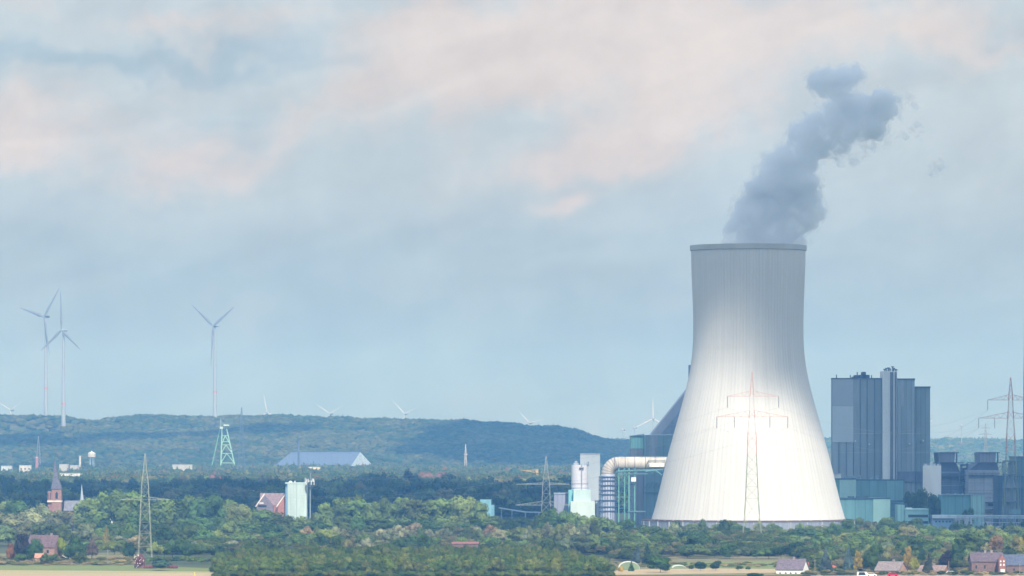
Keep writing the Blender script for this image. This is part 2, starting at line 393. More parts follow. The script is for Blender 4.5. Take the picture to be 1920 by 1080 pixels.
def plain_c(x, y, p):
    n = PN2(x, y, 90); c = pick(GREENS)
    if n > .5: c = tuple(a * b for a, b in zip(c, (1.5, 1.25, 1.1)))
    if n < -.6: c = tuple(a * .7 for a in c)
    if RNG.uniform() < .03: c = (.16, .10, .05)
    return c
blocked = lambda x, y, p: (1235 < p < 1560 and y < 6500)
wood('distant_wood', 'broad band of blue green woodland below the hill, far behind the church', scatter(-40, 1960, 5200, 7250, 17, plain_h(9, 17), plain_c, None, blocked), LUMPS_FAR)
mw = scatter(-40, 1960, 4480, 5200, 13, plain_h(9, 17), plain_c, None, blocked)
for p0, p1, q in ((764, 805, 4900), (820, 850, 4860), (390, 408, 4500), (398, 402, 4520)):      # rust coloured crowns
    for _ in range(9): mw.append((X(RNG.uniform(p0, p1), q), q + RNG.uniform(-12, 12), 0., RNG.uniform(5, 8), RNG.uniform(15, 18), (.19, .105, .085)))
wood('middle_wood', 'sunlit woodland strip between the dark woods and the far plain', mw, LUMPS)
dark = [(.03, .06, .022), (.04, .07, .024), (.05, .08, .03)]
def hill_c(x, y, p):
    n = PN2(x, y, 70) + .5 * PN(x, y, 30)
    if n > .25: return pick([(.085, .10, .04), (.10, .105, .045), (.075, .095, .036)])
    return tuple(.75 * q for q in pick(GREENS, .1))
def hill_skip(x, y, p):
    if p < 150 and y > 7700 and RNG.uniform() < .75 and y < 7880: return True
    return PN(x, y, 40) > .95
wood('hill_wood', 'scrubby woodland covering the long flat topped hill', scatter(-40, 1215, 7270, 7980, 10.5, lambda x, y, p: (6 + 2 * PN(x, y, 30)) * RNG.uniform(.7, 1.3), hill_c, hill_z, hill_skip), LUMPS_FAR)
wood('ridge_wood', 'thin blue line of forest on the horizon ridge behind the power plant', scatter(1080, 2000, 8900, 10260, 17, lambda x, y, p: RNG.uniform(8, 14), plain_c, lambda x, y: np.maximum(ridge_z(np.array(x), np.array(y)), 0.), None), LUMPS_FAR)
wood('far_plain_wood', 'blue green treetops on the plain far behind the grey boiler houses', scatter(1540, 1980, 7250, 8900, 24, plain_h(9, 15), plain_c), LUMPS_FAR)

# ================================================================== TREES
def leafy(lumps, nleaf, size, up=.25, jit=.3, seed=0):
    r = np.random.default_rng(seed); V, F = [], []; o = 0
    C = np.array([l[:3] for l in lumps]); R = np.array([l[3] for l in lumps])
    for l in lumps:                                   # opaque cores
        v, f = ICO1; w = v * (1 + r.uniform(-.15, .15, (len(v), 1))) * l[3] * .74 + np.array(l[:3]); V.append(w); F.extend((f + o).tolist()); o += len(v)
    wts = R ** 2 / (R ** 2).sum(); cnt = 0; tries = 0
    while cnt < nleaf and tries < nleaf * 6:
        tries += 1; i = r.choice(len(lumps), p=wts); d = r.normal(size=3); d[2] += up; d /= np.linalg.norm(d)
        p = C[i] + d * R[i] * r.uniform(.8, 1.12)
        dist = np.linalg.norm(C - p, axis=1) / R; dist[i] = 9
        if dist.min() < .72: continue
        n = d + r.normal(size=3) * jit; n /= np.linalg.norm(n); a = np.cross(n, r.normal(size=3)); a /= np.linalg.norm(a); b = np.cross(n, a)
        s_ = size * r.uniform(.6, 1.3); q = [p + a * s_, p + b * s_ * .8, p - a * s_ * .9, p - b * s_ * .8]
        V.append(np.array(q)); F.append([o, o + 1, o + 2, o + 3]); o += 4; cnt += 1
    me = bpy.data.meshes.new('crown'); me.from_pydata(np.concatenate(V).tolist(), [], F); me.materials.append(foliage('leaf')); me.update(); return me
def crown_mesh(kind, seed):
    r = np.random.default_rng(seed); L = []
    if kind == 'round':
        for _ in range(13):
            t = r.uniform(0, 6.28); h = r.uniform(.26, .9); rad = .31 * math.sqrt(max(.05, 1 - ((h - .55) / .45) ** 2)) * r.uniform(.5, 1.1)
            L.append((rad * math.cos(t), rad * math.sin(t), h * .93, r.uniform(.14, .24)))
        L.append((0, 0, .5, .32)); return leafy(L, 1400, .034, seed=seed)
    if kind == 'wide':
        for _ in range(20):
            t = r.uniform(0, 6.28); q = math.sqrt(r.uniform(0, 1)); h = .35 + .5 * (1 - q ** 2) * r.uniform(.6, 1)
            L.append((.4 * q * math.cos(t), .4 * q * math.sin(t), h, r.uniform(.11, .18)))
        L.append((0, 0, .5, .26)); return leafy(L, 1250, .034, seed=seed)
    if kind == 'tall':
        for _ in range(22):
            t = r.uniform(0, 6.28); h = r.uniform(.2, .93); rad = .30 * (1 - .55 * max(0, (h - .6) / .4)) * r.uniform(.3, 1.05)
            L.append((rad * math.cos(t), rad * math.sin(t), h, r.uniform(.09, .15)))
        L += [(0, 0, .4, .22), (0, 0, .65, .2)]; return leafy(L, 1500, .03, seed=seed)
    if kind == 'conifer':
        for i in range(9):
            h = .12 + .86 * i / 9; w = .42 * (1 - h) ** .8
            for k in range(max(1, 7 - i)):
                t = r.uniform(0, 6.28); L.append((w * .62 * math.cos(t), w * .62 * math.sin(t), h - .02, max(.035, w * .42)))
            L.append((0, 0, h, max(.03, w * .6)))
        return leafy(L, 1200, .03, up=-.15, jit=.7, seed=seed)
    if kind == 'willow':
        for _ in range(18):
            t = r.uniform(0, 6.28); q = r.uniform(.2, 1); h = .2 + .62 * (1 - q * q * .6) * r.uniform(.5, 1.1)
            L.append((.4 * q * math.cos(t), .4 * q * math.sin(t), h, r.uniform(.1, .17)))
        L.append((0, 0, .45, .3)); return leafy(L, 1500, .028, up=-.1, jit=.9, seed=seed)
    if kind == 'bush':
        for _ in range(11):
            t = r.uniform(0, 6.28); q = r.uniform(.1, 1); L.append((.36 * q * math.cos(t), .36 * q * math.sin(t), .3 + .45 * (1 - q * .5) * r.uniform(.4, 1), r.uniform(.15, .24)))
        return leafy(L, 700, .045, seed=seed)
CROWNS = {k: [crown_mesh(k, 31 * i + len(k)) for i in range(4)] for k in ('round', 'wide', 'tall', 'conifer', 'willow', 'bush')}
FARC = []
for k_ in range(5):
    r_ = np.random.default_rng(90 + k_); L_ = [(0, 0, .45, .34)]
    for _ in range(9): t_ = r_.uniform(0, 6.28); h_ = r_.uniform(.3, .85); q_ = .33 * r_.uniform(.5, 1.1); L_.append((q_ * math.cos(t_), q_ * math.sin(t_), h_, r_.uniform(.15, .24)))
    me_ = leafy(L_, 330, .05, seed=k_); v_ = np.array([p.co[:] for p in me_.vertices]); f_ = []
    for p in me_.polygons:
        q_ = list(p.vertices); f_.append(q_[:3])
        if len(q_) == 4: f_.append([q_[0], q_[2], q_[3]])
    FARC.append((v_ * np.array([1.8, 1.8, 1.05]), np.array(f_)))
wood('shaded_wood', 'dark woodland belt under cloud shadow behind the church and the turquoise tower',
     scatter(-40, 1190, 3250, 4480, 15.5, lambda x, y, p: (12 + 9.5 * PN(x, y, 28)) * RNG.uniform(.7, 1.3), lambda x, y, p: tuple(1.35 * q for q in pick(GREENS, .25)) if PN2(x, y, 40) > .15 else pick(dark), None,
             lambda x, y, p: (1060 < p and y < 3500)), FARC)
WIDTH = {}
for L_ in CROWNS.values():
    for me_ in L_:
        q_ = np.array([p.co[:2] for p in me_.vertices]); WIDTH[me_.name] = 2 * float(np.quantile(np.linalg.norm(q_, axis=1), .93))
BARK = paint(96, 84, 70, .9, .2, 3.)
def trunk_mesh(seed):
    r = random.Random(seed); m = MB(); m.tube((0, 0, 0), (.01, .0, .35), .024, 7, .016); m.tube((.01, 0, .35), (0, .01, .72), .016, 6, .006)
    for k in range(5):
        a = r.uniform(0, 6.28); h = .2 + .09 * k; m.tube((.008, 0, h), (.22 * math.cos(a), .22 * math.sin(a), h + .22), .010, 5, .003)
    me = bpy.data.meshes.new('trunk'); me.from_pydata(m.v, [], m.f); me.materials.append(BARK); me.update(); return me
TRUNKS = [trunk_mesh(i) for i in range(3)]
NAMES = dict(round='broadleaf_tree', wide='broadleaf_tree', tall='poplar_tree', conifer='conifer_tree', willow='willow_tree', bush='shrub')
def tree(kind, x, y, h, w, col, label, group=None, z=0., nm=None):
    label = ' '.join(label.split()[:16])
    r = thing(nm or NAMES[kind], label, 'shrub' if kind == 'bush' else 'tree', (x, y, z), group)
    c = bpy.data.objects.new('crown', CROWNS[kind][RNG.integers(4)]); COL.objects.link(c); c.parent = r
    wd = WIDTH[c.data.name]; c.scale = (w / wd, w / wd, h); c.rotation_euler.z = RNG.uniform(0, 6.28); c.color = (*col, 1)
    if kind != 'bush':
        t = bpy.data.objects.new('trunk', TRUNKS[RNG.integers(3)]); COL.objects.link(t); t.parent = r; t.scale = (h * .8, h * .8, h); t.rotation_euler.z = c.rotation_euler.z
    return r
def ptree(kind, px, pytop, pybase, wpx, col, label, group=None):
    D = G(pybase); return tree(kind, X(px, D), D, Z(pytop, D), wpx * K * D, col, label, group)
ORD = ['first', 'second', 'third', 'fourth', 'fifth', 'sixth', 'seventh', 'eighth', 'ninth', 'tenth', 'eleventh', 'twelfth', 'thirteenth', 'fourteenth', 'fifteenth',
       'sixteenth', 'seventeenth', 'eighteenth', 'nineteenth', 'twentieth']
TENS = {2: 'twenty', 3: 'thirty', 4: 'forty', 5: 'fifty'}
def nth(i):
    if i < 20: return ORD[i]
    n = i + 1; return (TENS[n // 10] + '-' + ORD[n % 10 - 1]) if n % 10 else {30: 'thirtieth', 40: 'fortieth', 50: 'fiftieth'}[n]
def cname(c):
    r, g, b = c; l = r + g + b
    if r > g * 1.12: return 'reddish brown' if r < .2 else 'orange'
    if r > g * .93: return 'olive' if l < .3 else 'yellowish'
    if b > g * .62: return 'grey green' if l > .2 else 'bluish green'
    return 'dark green' if l < .17 else ('mid green' if l < .26 else 'light green')
def row(desc, group, profile, D, step, wid, cols, kinds, dD=40, jy=5):
    """a row of separate trees whose tops follow profile [(px, py)...] at about D metres"""
    xs = []; px = profile[0][0]
    while px <= profile[-1][0]: xs.append(px + random.uniform(-.25, .25) * step); px += step * random.uniform(.85, 1.15)
    xs.sort(); P = [a for a, b in profile]; Q = [b for a, b in profile]; out = []
    for i, px in enumerate(xs):
        d = D + random.uniform(-dD, dD); py = float(np.interp(px, P, Q)) + random.uniform(-jy, jy)
        h = max(3., Z(py, d)); k = kinds[random.randrange(len(kinds))]; kk = random.choice((.85, 1.1, 1.3, 1.3, 1.5)); c = tuple(kk * q for q in pick(cols))
        shape = dict(round='round', wide='broad', tall='tall', conifer='pointed', willow='feathery', bush='bushy')[k]
        out.append(tree(k, X(px, d), d, h, wid * K * d * random.uniform(.85, 1.25), c,
                        f"{cname(c)} {shape} {'shrub' if k == 'bush' else 'tree'}, {nth(i)} in {desc}", group))
    return out
GY = [(.10, .13, .055), (.12, .14, .075), (.085, .12, .05), (.14, .15, .08)]          # greyish willow greens
MG = [(.065, .105, .03), (.085, .125, .036), (.05, .09, .028), (.10, .135, .042)]      # mid greens
OL = [(.10, .14, .04), (.125, .155, .045), (.085, .13, .036), (.13, .15, .05)]          # olive
MX = MG + OL + MG + [(.04, .075, .03), (.13, .13, .055), (.11, .14, .07)]
PALE = [(.20, .20, .12), (.23, .20, .11), (.18, .19, .12)]

row('the back row left of the church spire', 'trees around the church', [(-10, 945), (40, 942), (85, 950)], 2850, 24, 42, GY + MG, ['round', 'wide'])
row('the grey green row in front of the church', 'trees around the church', [(-10, 962), (30, 958), (55, 945), (80, 944), (110, 946), (140, 960), (160, 972)], 2640, 29, 60, GY, ['willow', 'round', 'wide'])
row('the lower front row below the church', 'trees around the church', [(-10, 985), (60, 975), (100, 978), (150, 990), (170, 985)], 2430, 26, 44, GY + MG, ['round', 'willow', 'wide'])
row('the tall clump between church and left pylon', 'tall trees in the left half', [(172, 930), (190, 917), (215, 915), (235, 928), (262, 918), (290, 920), (308, 935)], 2760, 29, 66, MG, ['round', 'wide'])
row('the second line of the clump behind the left pylon', 'tall trees in the left half', [(170, 975), (230, 972), (300, 974), (318, 978)], 2640, 27, 48, MG, ['round', 'wide'])
row('the lower line behind the left pylon', 'tall trees in the left half', [(165, 985), (230, 985), (262, 978)], 2450, 24, 38, MG + OL, ['round', 'wide'])
row('the tall clump right of the left pylon', 'tall trees in the left half', [(330, 930), (350, 915), (375, 908), (398, 912), (412, 928), (425, 940)], 2760, 29, 68, MG, ['round', 'wide'])
row('the second line right of the left pylon', 'tall trees in the left half', [(320, 972), (380, 968), (430, 972)], 2640, 27, 50, MG, ['round', 'wide'])
row('the row in front of the gabled house', 'trees around the turquoise tower', [(430, 945), (470, 950), (490, 957), (530, 960), (560, 968), (590, 955), (612, 950)], 2720, 27, 50, OL + MG, ['round', 'wide'])
row('the second row in front of the turquoise tower', 'trees around the turquoise tower', [(425, 975), (480, 972), (560, 978), (620, 972)], 2560, 28, 50, MX, ['round', 'wide', 'willow'])
row('the third row below the turquoise tower', 'trees around the turquoise tower', [(300, 990), (360, 985), (430, 1000), (520, 995), (620, 995), (700, 1000)], 2380, 28, 48, MX, ['round', 'wide', 'willow'])
row('the poplar belt in the middle of the view', 'poplars in the middle belt', [(608, 945), (625, 932), (655, 926), (685, 940), (700, 935), (735, 925), (765, 940), (790, 940), (830, 935), (860, 940), (885, 933), (912, 942), (925, 965)], 2720, 24, 46, [(.075, .12, .035), (.10, .14, .042), (.12, .15, .05)], ['tall', 'tall', 'round'], jy=4)
row('the second line of the poplar belt', 'poplars in the middle belt', [(615, 975), (700, 972), (800, 974), (920, 976)], 2620, 26, 44, MG, ['tall', 'round'])
row('the shrubby line below the poplar belt', 'pale scrub below the poplars', [(600, 990), (700, 992), (760, 985), (800, 990), (860, 990), (950, 990), (1000, 985)], 2420, 19, 30, PALE + OL + GY, ['willow', 'wide', 'round'])
row('the front scrub line above the plantation', 'pale scrub below the poplars', [(440, 1010), (560, 1000), (700, 1005), (860, 1000), (960, 1005), (1130, 1000)], 2260, 27, 34, MX + PALE, ['willow', 'wide', 'bush'])
row('the dark row left of the silo', 'trees below the silo', [(925, 975), (960, 968), (1010, 972)], 2760, 18, 26, [(.04, .07, .03)], ['round'])
row('the row below the silo', 'trees below the silo', [(1010, 955), (1050, 950), (1100, 958), (1150, 968), (1175, 975), (1192, 985)], 2600, 25, 48, MG, ['round', 'wide'])
row('the second row below the silo', 'trees below the silo', [(1000, 985), (1060, 978), (1130, 990), (1200, 995)], 2440, 24, 40, GY + OL, ['willow', 'round', 'wide'])
row('the third row below the silo', 'trees below the silo', [(1060, 1005), (1130, 1005), (1220, 1012)], 2260, 24, 42, MX, ['round', 'wide'])
row('the row against the wall of the cooling tower', 'trees at the foot of the cooling tower', [(1240, 985), (1262, 972), (1285, 988), (1312, 975), (1340, 990), (1358, 975), (1390, 988), (1430, 978), (1470, 984), (1500, 980), (1540, 985), (1580, 978), (1610, 975), (1660, 972), (1720, 975)], 2630, 19, 24, MG + GY, ['round', 'wide'])
row('the second row below the cooling tower', 'trees below the cooling tower', [(1215, 990), (1260, 986), (1330, 994), (1400, 1010), (1480, 992), (1560, 982), (1600, 988), (1680, 982), (1740, 986), (1800, 988), (1860, 985), (1930, 988)], 2440, 25, 44, MX, ['round', 'wide', 'willow'])
row('the third row below the cooling tower', 'trees below the cooling tower', [(1185, 1000), (1250, 998), (1340, 1006), (1400, 1012), (1440, 1008), (1520, 998), (1620, 995), (1700, 998), (1800, 995), (1930, 998)], 2290, 27, 46, MX, ['round', 'wide', 'willow'])
row('the fourth row below the cooling tower', 'trees below the cooling tower', [(1180, 1018), (1240, 1014), (1330, 1020), (1430, 1025), (1520, 1014), (1640, 1008), (1740, 1010), (1930, 1010)], 2165, 27, 46, MX, ['round', 'wide', 'bush'], dD=18)
row('the line left of the left farmhouse garden', 'garden trees in the left foreground', [(160, 1010), (230, 1012), (250, 1005)], 2260, 22, 30, OL + PALE, ['willow', 'bush'], dD=15)
row('the line of shrubs right of the left pylon', 'shrubs right of the left pylon', [(290, 1015), (340, 1008), (400, 1020), (420, 1030)], 2180, 20, 34, MX, ['wide', 'round', 'bush'], dD=15)
row('the front shrubs right of the left pylon', 'shrubs right of the left pylon', [(285, 1045), (330, 1042), (400, 1046)], 2085, 15, 22, MG, ['bush', 'wide'], dD=8)
row('the dark trees between boiler house and pipe rack', 'dark trees inside the plant', [(1708, 930), (1725, 921), (1745, 925), (1760, 928), (1790, 940), (1815, 948)], 2850, 15, 26, dark, ['round'], dD=10)
row('the dark trees in front of the pipe rack', 'dark trees inside the plant', [(1785, 978), (1795, 974), (1830, 980), (1880, 976), (1925, 978)], 2665, 17, 22, dark, ['round', 'conifer'], dD=10)
for px, py, w, lb in [(1270, 975, 26, 'grey green rounded tree rising above the rest before the wall'), (1357, 972, 26, 'reddish topped tree before the wall just left of the tall pylon'),
                      (1657, 972, 28, 'round dark tree before the light turquoise panel'), (1690, 978, 30, 'round green tree below the turquoise office'),
                      (1718, 970, 36, 'domed dark tree right of the turquoise office'), (1768, 985, 18, 'small conical tree before the blue shed')]:
    ptree('round', px, py, 1009, w, (.055, .09, .035), lb)
# notable single trees: kind, px, top, base, width, colour, label
for a in [('round', 42, 998, 1052, 32, (.035, .03, .03), 'dark purple beech beside the farmhouse roof at far left'),
          ('round', 66, 1008, 1054, 30, (.05, .10, .035), 'dense dark green tree hiding the left end of the farmhouse'),
          ('round', 20, 1016, 1052, 18, (.17, .085, .045), 'small rusty red tree at the far left edge'),
          ('wide', 113, 1003, 1050, 26, (.17, .21, .03), 'bright yellow green tree at the right end of the farmhouse'),
          ('round', 142, 1003, 1053, 42, (.045, .085, .03), 'large dark green tree right of the farmhouse'),
          ('wide', 172, 1010, 1052, 26, (.11, .085, .065), 'purplish brown tree right of the large dark tree'),
          ('bush', 42, 1034, 1058, 26, (.07, .12, .03), 'green bush at the edge of the far left field'),
          ('wide', 84, 1036, 1057, 20, (.075, .11, .03), 'small orchard tree, left one of the close pair before the farmhouse'),
          ('wide', 99, 1034, 1058, 24, (.075, .11, .03), 'small orchard tree, right one of the close pair before the farmhouse'),
          ('wide', 149, 1033, 1058, 28, (.09, .12, .035), 'lone small orchard tree on the rough grass'),
          ('bush', 131, 1026, 1050, 26, (.10, .13, .06), 'grey green bush between the orchard trees'),
          ('willow', 226, 1003, 1030, 32, (.20, .22, .14), 'silvery pale willow behind the rough grass'),
          ('conifer', 199, 980, 1030, 20, (.22, .19, .05), 'yellow pointed tree left of the silvery willow'),
          ('round', 243, 1015, 1048, 26, (.035, .07, .03), 'dark green tree just left of the left pylon'),
          ('willow', 362, 1012, 1038, 24, (.20, .23, .17), 'silver grey bush right of the left pylon'),
          ('bush', 300, 1048, 1070, 50, (.06, .11, .07), 'blue green shrub at the foot of the left pylon'),
          ('willow', 775, 978, 1020, 42, (.26, .22, .15), 'cream coloured feathery tree below the poplars'),
          ('willow', 735, 985, 1022, 26, (.22, .2, .12), 'smaller cream coloured tree left of the large feathery one'),
          ('willow', 887, 982, 1020, 32, (.22, .23, .14), 'pale tree above the right end of the poplars'),
          ('wide', 920, 983, 1022, 40, (.2, .14, .08), 'rusty tree in the scrub left of the middle pylon'),
          ('wide', 575, 985, 1024, 36, (.24, .18, .1), 'tan coloured tree below the turquoise tower'),
          ('conifer', 1005, 963, 1022, 28, (.045, .075, .035), 'tall dark conifer left of the middle pylon'),
          ('willow', 1100, 978, 1022, 30, (.17, .17, .11), 'greyish feathery tree right of the middle pylon'),
          ('conifer', 1195, 1018, 1056, 20, (.07, .10, .10), 'blue spruce left of the dark tree above the greenhouse'),
          ('conifer', 1214, 1015, 1058, 22, (.035, .06, .035), 'dark spruce right of the blue spruce above the greenhouse'),
          ('round', 1238, 1045, 1074, 44, (.05, .10, .03), 'low spreading tree at the edge of the stubble field'),
          ('conifer', 1184, 1050, 1071, 12, (.05, .1, .035), 'small dark cypress before the pale green tunnel'),
          ('bush', 1165, 1058, 1076, 12, (.35, .26, .06), 'yellow shrub before the greenhouse'),
          ('round', 1313, 1052, 1070, 24, (.03, .06, .025), 'dark round tree in the stubble field, left one'),
          ('round', 1342, 1050, 1070, 20, (.035, .065, .025), 'dark round tree in the stubble field, right one'),
          ('bush', 1296, 1058, 1070, 12, (.05, .09, .03), 'small bush left of the dark field trees'),
          ('bush', 1388, 1059, 1070, 16, (.055, .09, .03), 'small dark bush on the meadow left of the white house'),
          ('bush', 1402, 1061, 1070, 12, (.055, .09, .03), 'small bush right of the other on the meadow'),
          ('conifer', 1548, 1022, 1073, 26, (.075, .105, .10), 'broad blue spruce right of the white house'),
          ('conifer', 1591, 1022, 1072, 22, (.08, .12, .12), 'tall blue spruce beside the golden tree'),
          ('tall', 1609, 1033, 1073, 20, (.30, .23, .04), 'golden yellow tree beside the blue spruce'),
          ('round', 1632, 1020, 1073, 34, (.065, .11, .028), 'green tree right of the golden tree'),
          ('tall', 1703, 1024, 1072, 20, (.24, .18, .045), 'orange and yellow birch right of the brick house'),
          ('wide', 1714, 1042, 1074, 20, (.24, .24, .04), 'low yellow green tree beside the orange birch'),
          ('conifer', 1728, 1012, 1068, 24, (.03, .06, .03), 'dark tree behind the grey roofed cottage'),
          ('round', 1773, 1030, 1070, 26, (.035, .025, .035), 'dark purple beech right of the grey roofed cottage'),
          ('wide', 1820, 990, 1052, 64, (.085, .125, .03), 'very large domed tree behind the long farmhouse'),
          ('round', 1795, 1020, 1068, 26, (.05, .09, .03), 'green tree between purple beech and long farmhouse'),
          ('willow', 1868, 1000, 1050, 34, (.2, .13, .07), 'rusty crowned tree right of the very large domed tree'),
          ('willow', 1846, 1010, 1052, 24, (.24, .24, .12), 'pale yellow tree in front of the rusty crowned one'),
          ('round', 1908, 1002, 1052, 30, (.21, .19, .05), 'yellowish tree at the right edge of the view'),
          ('bush', 1842, 1056, 1075, 34, (.05, .09, .03), 'green hedge shrub before the long farmhouse, left one'),
          ('bush', 1870, 1057, 1075, 26, (.05, .09, .03), 'green hedge shrub before the long farmhouse, right one'),
          ('bush', 1415, 1072, 1086, 34, (.03, .06, .02), 'dark clipped hedge below the white house'),
          ('conifer', 1742, 1035, 1076, 24, (.06, .07, .05), 'thin dark conifer before the grey roofed cottage'),
          ('tall', 1115, 975, 1028, 20, (.06, .08, .03), 'slim olive poplar right of the middle pylon')]:
    ptree(*a)
# plantation: front rows as trees, the rest behind as one mass
PLT = [(.085, .125, .028), (.10, .14, .032), (.12, .15, .036), (.07, .11, .026), (.135, .15, .04)]
for rw, (D, hh) in enumerate([(1888, 7.2), (1899, 7.6), (1911, 7.7), (1924, 7.9)]):
    a, b = (402 + rw * 3, 1146 - rw * 6); n = 46; desc = ['front', 'second', 'third', 'fourth'][rw]
    for i in range(n):
        px = a + (b - a) * (i + .5 + random.uniform(-.3, .3)) / n; c = pick(PLT); h = hh * random.uniform(.82, 1.12) * (1 if i > 2 else .8)
        if px > 1090: h *= .9
        tree(random.choice(['round', 'wide', 'bush']), X(px, D), D + random.uniform(-4, 4), h, 6.2 * random.uniform(.85, 1.3), c,
             f"{cname(c)} young tree, {nth(i)} from left in {desc} row of plantation", 'young trees of the foreground plantation', nm='young_tree')
pts = []
for k in range(17):
    D = 1936 + 11 * k; a, b = 405 + 3 * k + (0 if k < 8 else (k - 8) * 5), 1126 - 5.5 * k
    px = a
    while px < b:
        pts.append((X(px, D) + RNG.uniform(-1, 1), D + RNG.uniform(-4, 4), 0, RNG.uniform(2.6, 3.8), RNG.uniform(7.0, 9.0), pick(PLT))); px += 21
def leafy_variants(kinds):
    out = []
    for k in kinds:
        for me in CROWNS[k][:3]:
            v = np.array([p.co[:] for p in me.vertices]); f = []
            for p in me.polygons:
                q = list(p.vertices); f.append(q[:3])
                if len(q) == 4: f.append([q[0], q[2], q[3]])
            out.append((v * np.array([1.7, 1.7, 1.0]), np.array(f)))
    return out
LV = leafy_variants(['bush', 'round'])
wood('plantation_edge', 'low bramble edge along the front of the plantation',
     scatter(398, 1150, 1868, 1886, 3.4, lambda x, y, p: RNG.uniform(1.8, 3.8), lambda x, y, p: pick(PLT), None), LV[:3])
wood('plantation_wood', 'dense olive canopy of the foreground plantation behind its front rows', pts, LV)
und = [(.09, .12, .035), (.07, .10, .03), (.12, .13, .045), (.15, .14, .07), (.055, .08, .03)]
LB = leafy_variants(['bush'])
wood('undergrowth', 'bushy undergrowth filling the gaps between the trees right of the plantation',
     scatter(1150, 1950, 2110, 2600, 7.5, lambda x, y, p: RNG.uniform(4., 7.5), lambda x, y, p: pick(und), None, lambda x, y, p: p < 1500 and y < 2200 and p > 1225), LB)
wood('garden_thicket', 'thicket of bushes behind the houses at the lower right',
     scatter(1510, 1950, 1975, 2110, 6.5, lambda x, y, p: RNG.uniform(3., 6.5), lambda x, y, p: pick(und), None, lambda x, y, p: 1536 < p < 1568), LB)
wood('scrub', 'bushy scrub between the trees left of the plantation and under the poplars',
     scatter(160, 1180, 2240, 2620, 10, lambda x, y, p: RNG.uniform(3.5, 6.5), lambda x, y, p: pick(und), None, lambda x, y, p: 175 < p < 262 and y < 2330), LB)
straw = [(.30, .24, .12), (.24, .22, .10), (.16, .18, .06), (.34, .27, .15), (.10, .13, .04)]
wood('tall_grass', 'tufts of tall straw coloured grass and weeds along the field edges',
     scatter(-40, 262, 2052, 2160, 4.2, lambda x, y, p: RNG.uniform(.6, 2.2), lambda x, y, p: pick(straw), None, lambda x, y, p: RNG.uniform() < .45) +
     scatter(1150, 1530, 1985, 2075, 3.6, lambda x, y, p: RNG.uniform(.5, 1.7), lambda x, y, p: pick(straw), None, lambda x, y, p: RNG.uniform() < .8 or (y < 2015)) +
     scatter(1500, 1950, 1900, 1975, 3.6, lambda x, y, p: RNG.uniform(.5, 2.2), lambda x, y, p: pick(straw + und), None, lambda x, y, p: RNG.uniform() < .5), LB)
row('the garden row behind the lower right houses', 'trees around the lower right houses', [(1520, 1036), (1560, 1026), (1650, 1020), (1700, 1028), (1760, 1030), (1800, 1020), (1830, 1030)], 2045, 21, 32, MX, ['round', 'wide', 'willow'], dD=12)

# ================================================================== COOLING TOWER
CTD = 2760.; CTX = X(1403, CTD)
def concrete_tower():
    m, g, out = new_mat('shell_concrete'); oc = g.node('ShaderNodeTexCoord').outputs['Object']
    sep = g.node('ShaderNodeSeparateXYZ'); g.link(oc, sep.inputs[0])
    ang = g.math('ARCTAN2', sep.outputs[1], sep.outputs[0]); q = g.math('MULTIPLY', ang, 110 / (2 * math.pi)); fl = g.math('FLOOR', q)
    wn = g.node('ShaderNodeTexWhiteNoise', noise_dimensions='1D'); g.link(fl, wn.inputs['W'])
    t = g.maprange(wn.outputs[0], 0, 1, .955, 1.0, False)
    seam = g.math('SUBTRACT', 1., g.math('MULTIPLY', g.math('LESS_THAN', g.math('FRACT', q), .14), .085))
    hs = g.math('SUBTRACT', 1., g.math('MULTIPLY', g.math('LESS_THAN', g.math('FRACT', g.math('DIVIDE', sep.outputs[2], 6.)), .05), .04))
    # rain streaks running down the shell
    cv = g.node('ShaderNodeCombineXYZ'); g.link(g.math('MULTIPLY', ang, 40.), cv.inputs[0]); g.link(g.math('MULTIPLY', sep.outputs[2], .012), cv.inputs[1])
    st = g.maprange(g.noise(cv.outputs[0], 1.3, 5, .6), .35, .75, 1.0, .9)
    w = g.maprange(g.noise(oc, .03, 5, .5), .3, .7, .96, 1.02)
    k = g.math('MULTIPLY', g.math('MULTIPLY', g.math('MULTIPLY', t, seam), g.math('MULTIPLY', st, w)), hs)
    sc = g.node('ShaderNodeVectorMath', operation='SCALE'); sc.inputs[0].default_value = (.66, .652, .635); g.link(k, sc.inputs['Scale'])
    principled(g, out, sc.outputs[0], .85); return m
SHELLM = concrete_tower()
ct = thing('cooling_tower', 'giant white concrete cooling tower with a waisted shell and steam above', 'cooling tower', (CTX, CTD, 0))
prof = [(973, 181), (934, 170.5), (905, 163), (874, 155.5), (845, 148), (815, 140), (785, 132), (756, 124), (730, 117), (706, 111), (684, 107), (660, 104.3), (635, 103.4), (600, 103.4), (560, 104.3), (520, 105.6), (490, 106.6), (470, 107)]
def shell_bm():
    ps = sorted([(Z(y, CTD), r * K * CTD) for y, r in prof]); zs = [a for a, b in ps]; rs = [b for a, b in ps]
    zz = np.linspace(zs[0], zs[-1], 60); n = 110 * 4; V = []; F = []
    co = np.polyfit(zs, rs, 6)
    rr = .5 * np.polyval(co, zz) + .5 * np.interp(zz, zs, rs)
    for z, r in zip(zz, rr):
        for i in range(n):
            a = 2 * math.pi * i / n; q = r + (.09 if i % 4 == 0 else 0); V.append((CTX + q * math.cos(a), CTD + q * math.sin(a), z))
    for j in range(59):
        for i in range(n): F.append((j * n + i, j * n + (i + 1) % n, (j + 1) * n + (i + 1) % n, (j + 1) * n + i))
    m = MB(); m.v = V; m.f = F; return m, rr[-1], zz[-1], rr[0], zz[0]
sm, rt, zt, rb, zb = shell_bm(); so = sm.build('shell', SHELLM, ct)
sol = so.modifiers.new('thickness', 'SOLIDIFY'); sol.thickness = .8; sol.offset = -1
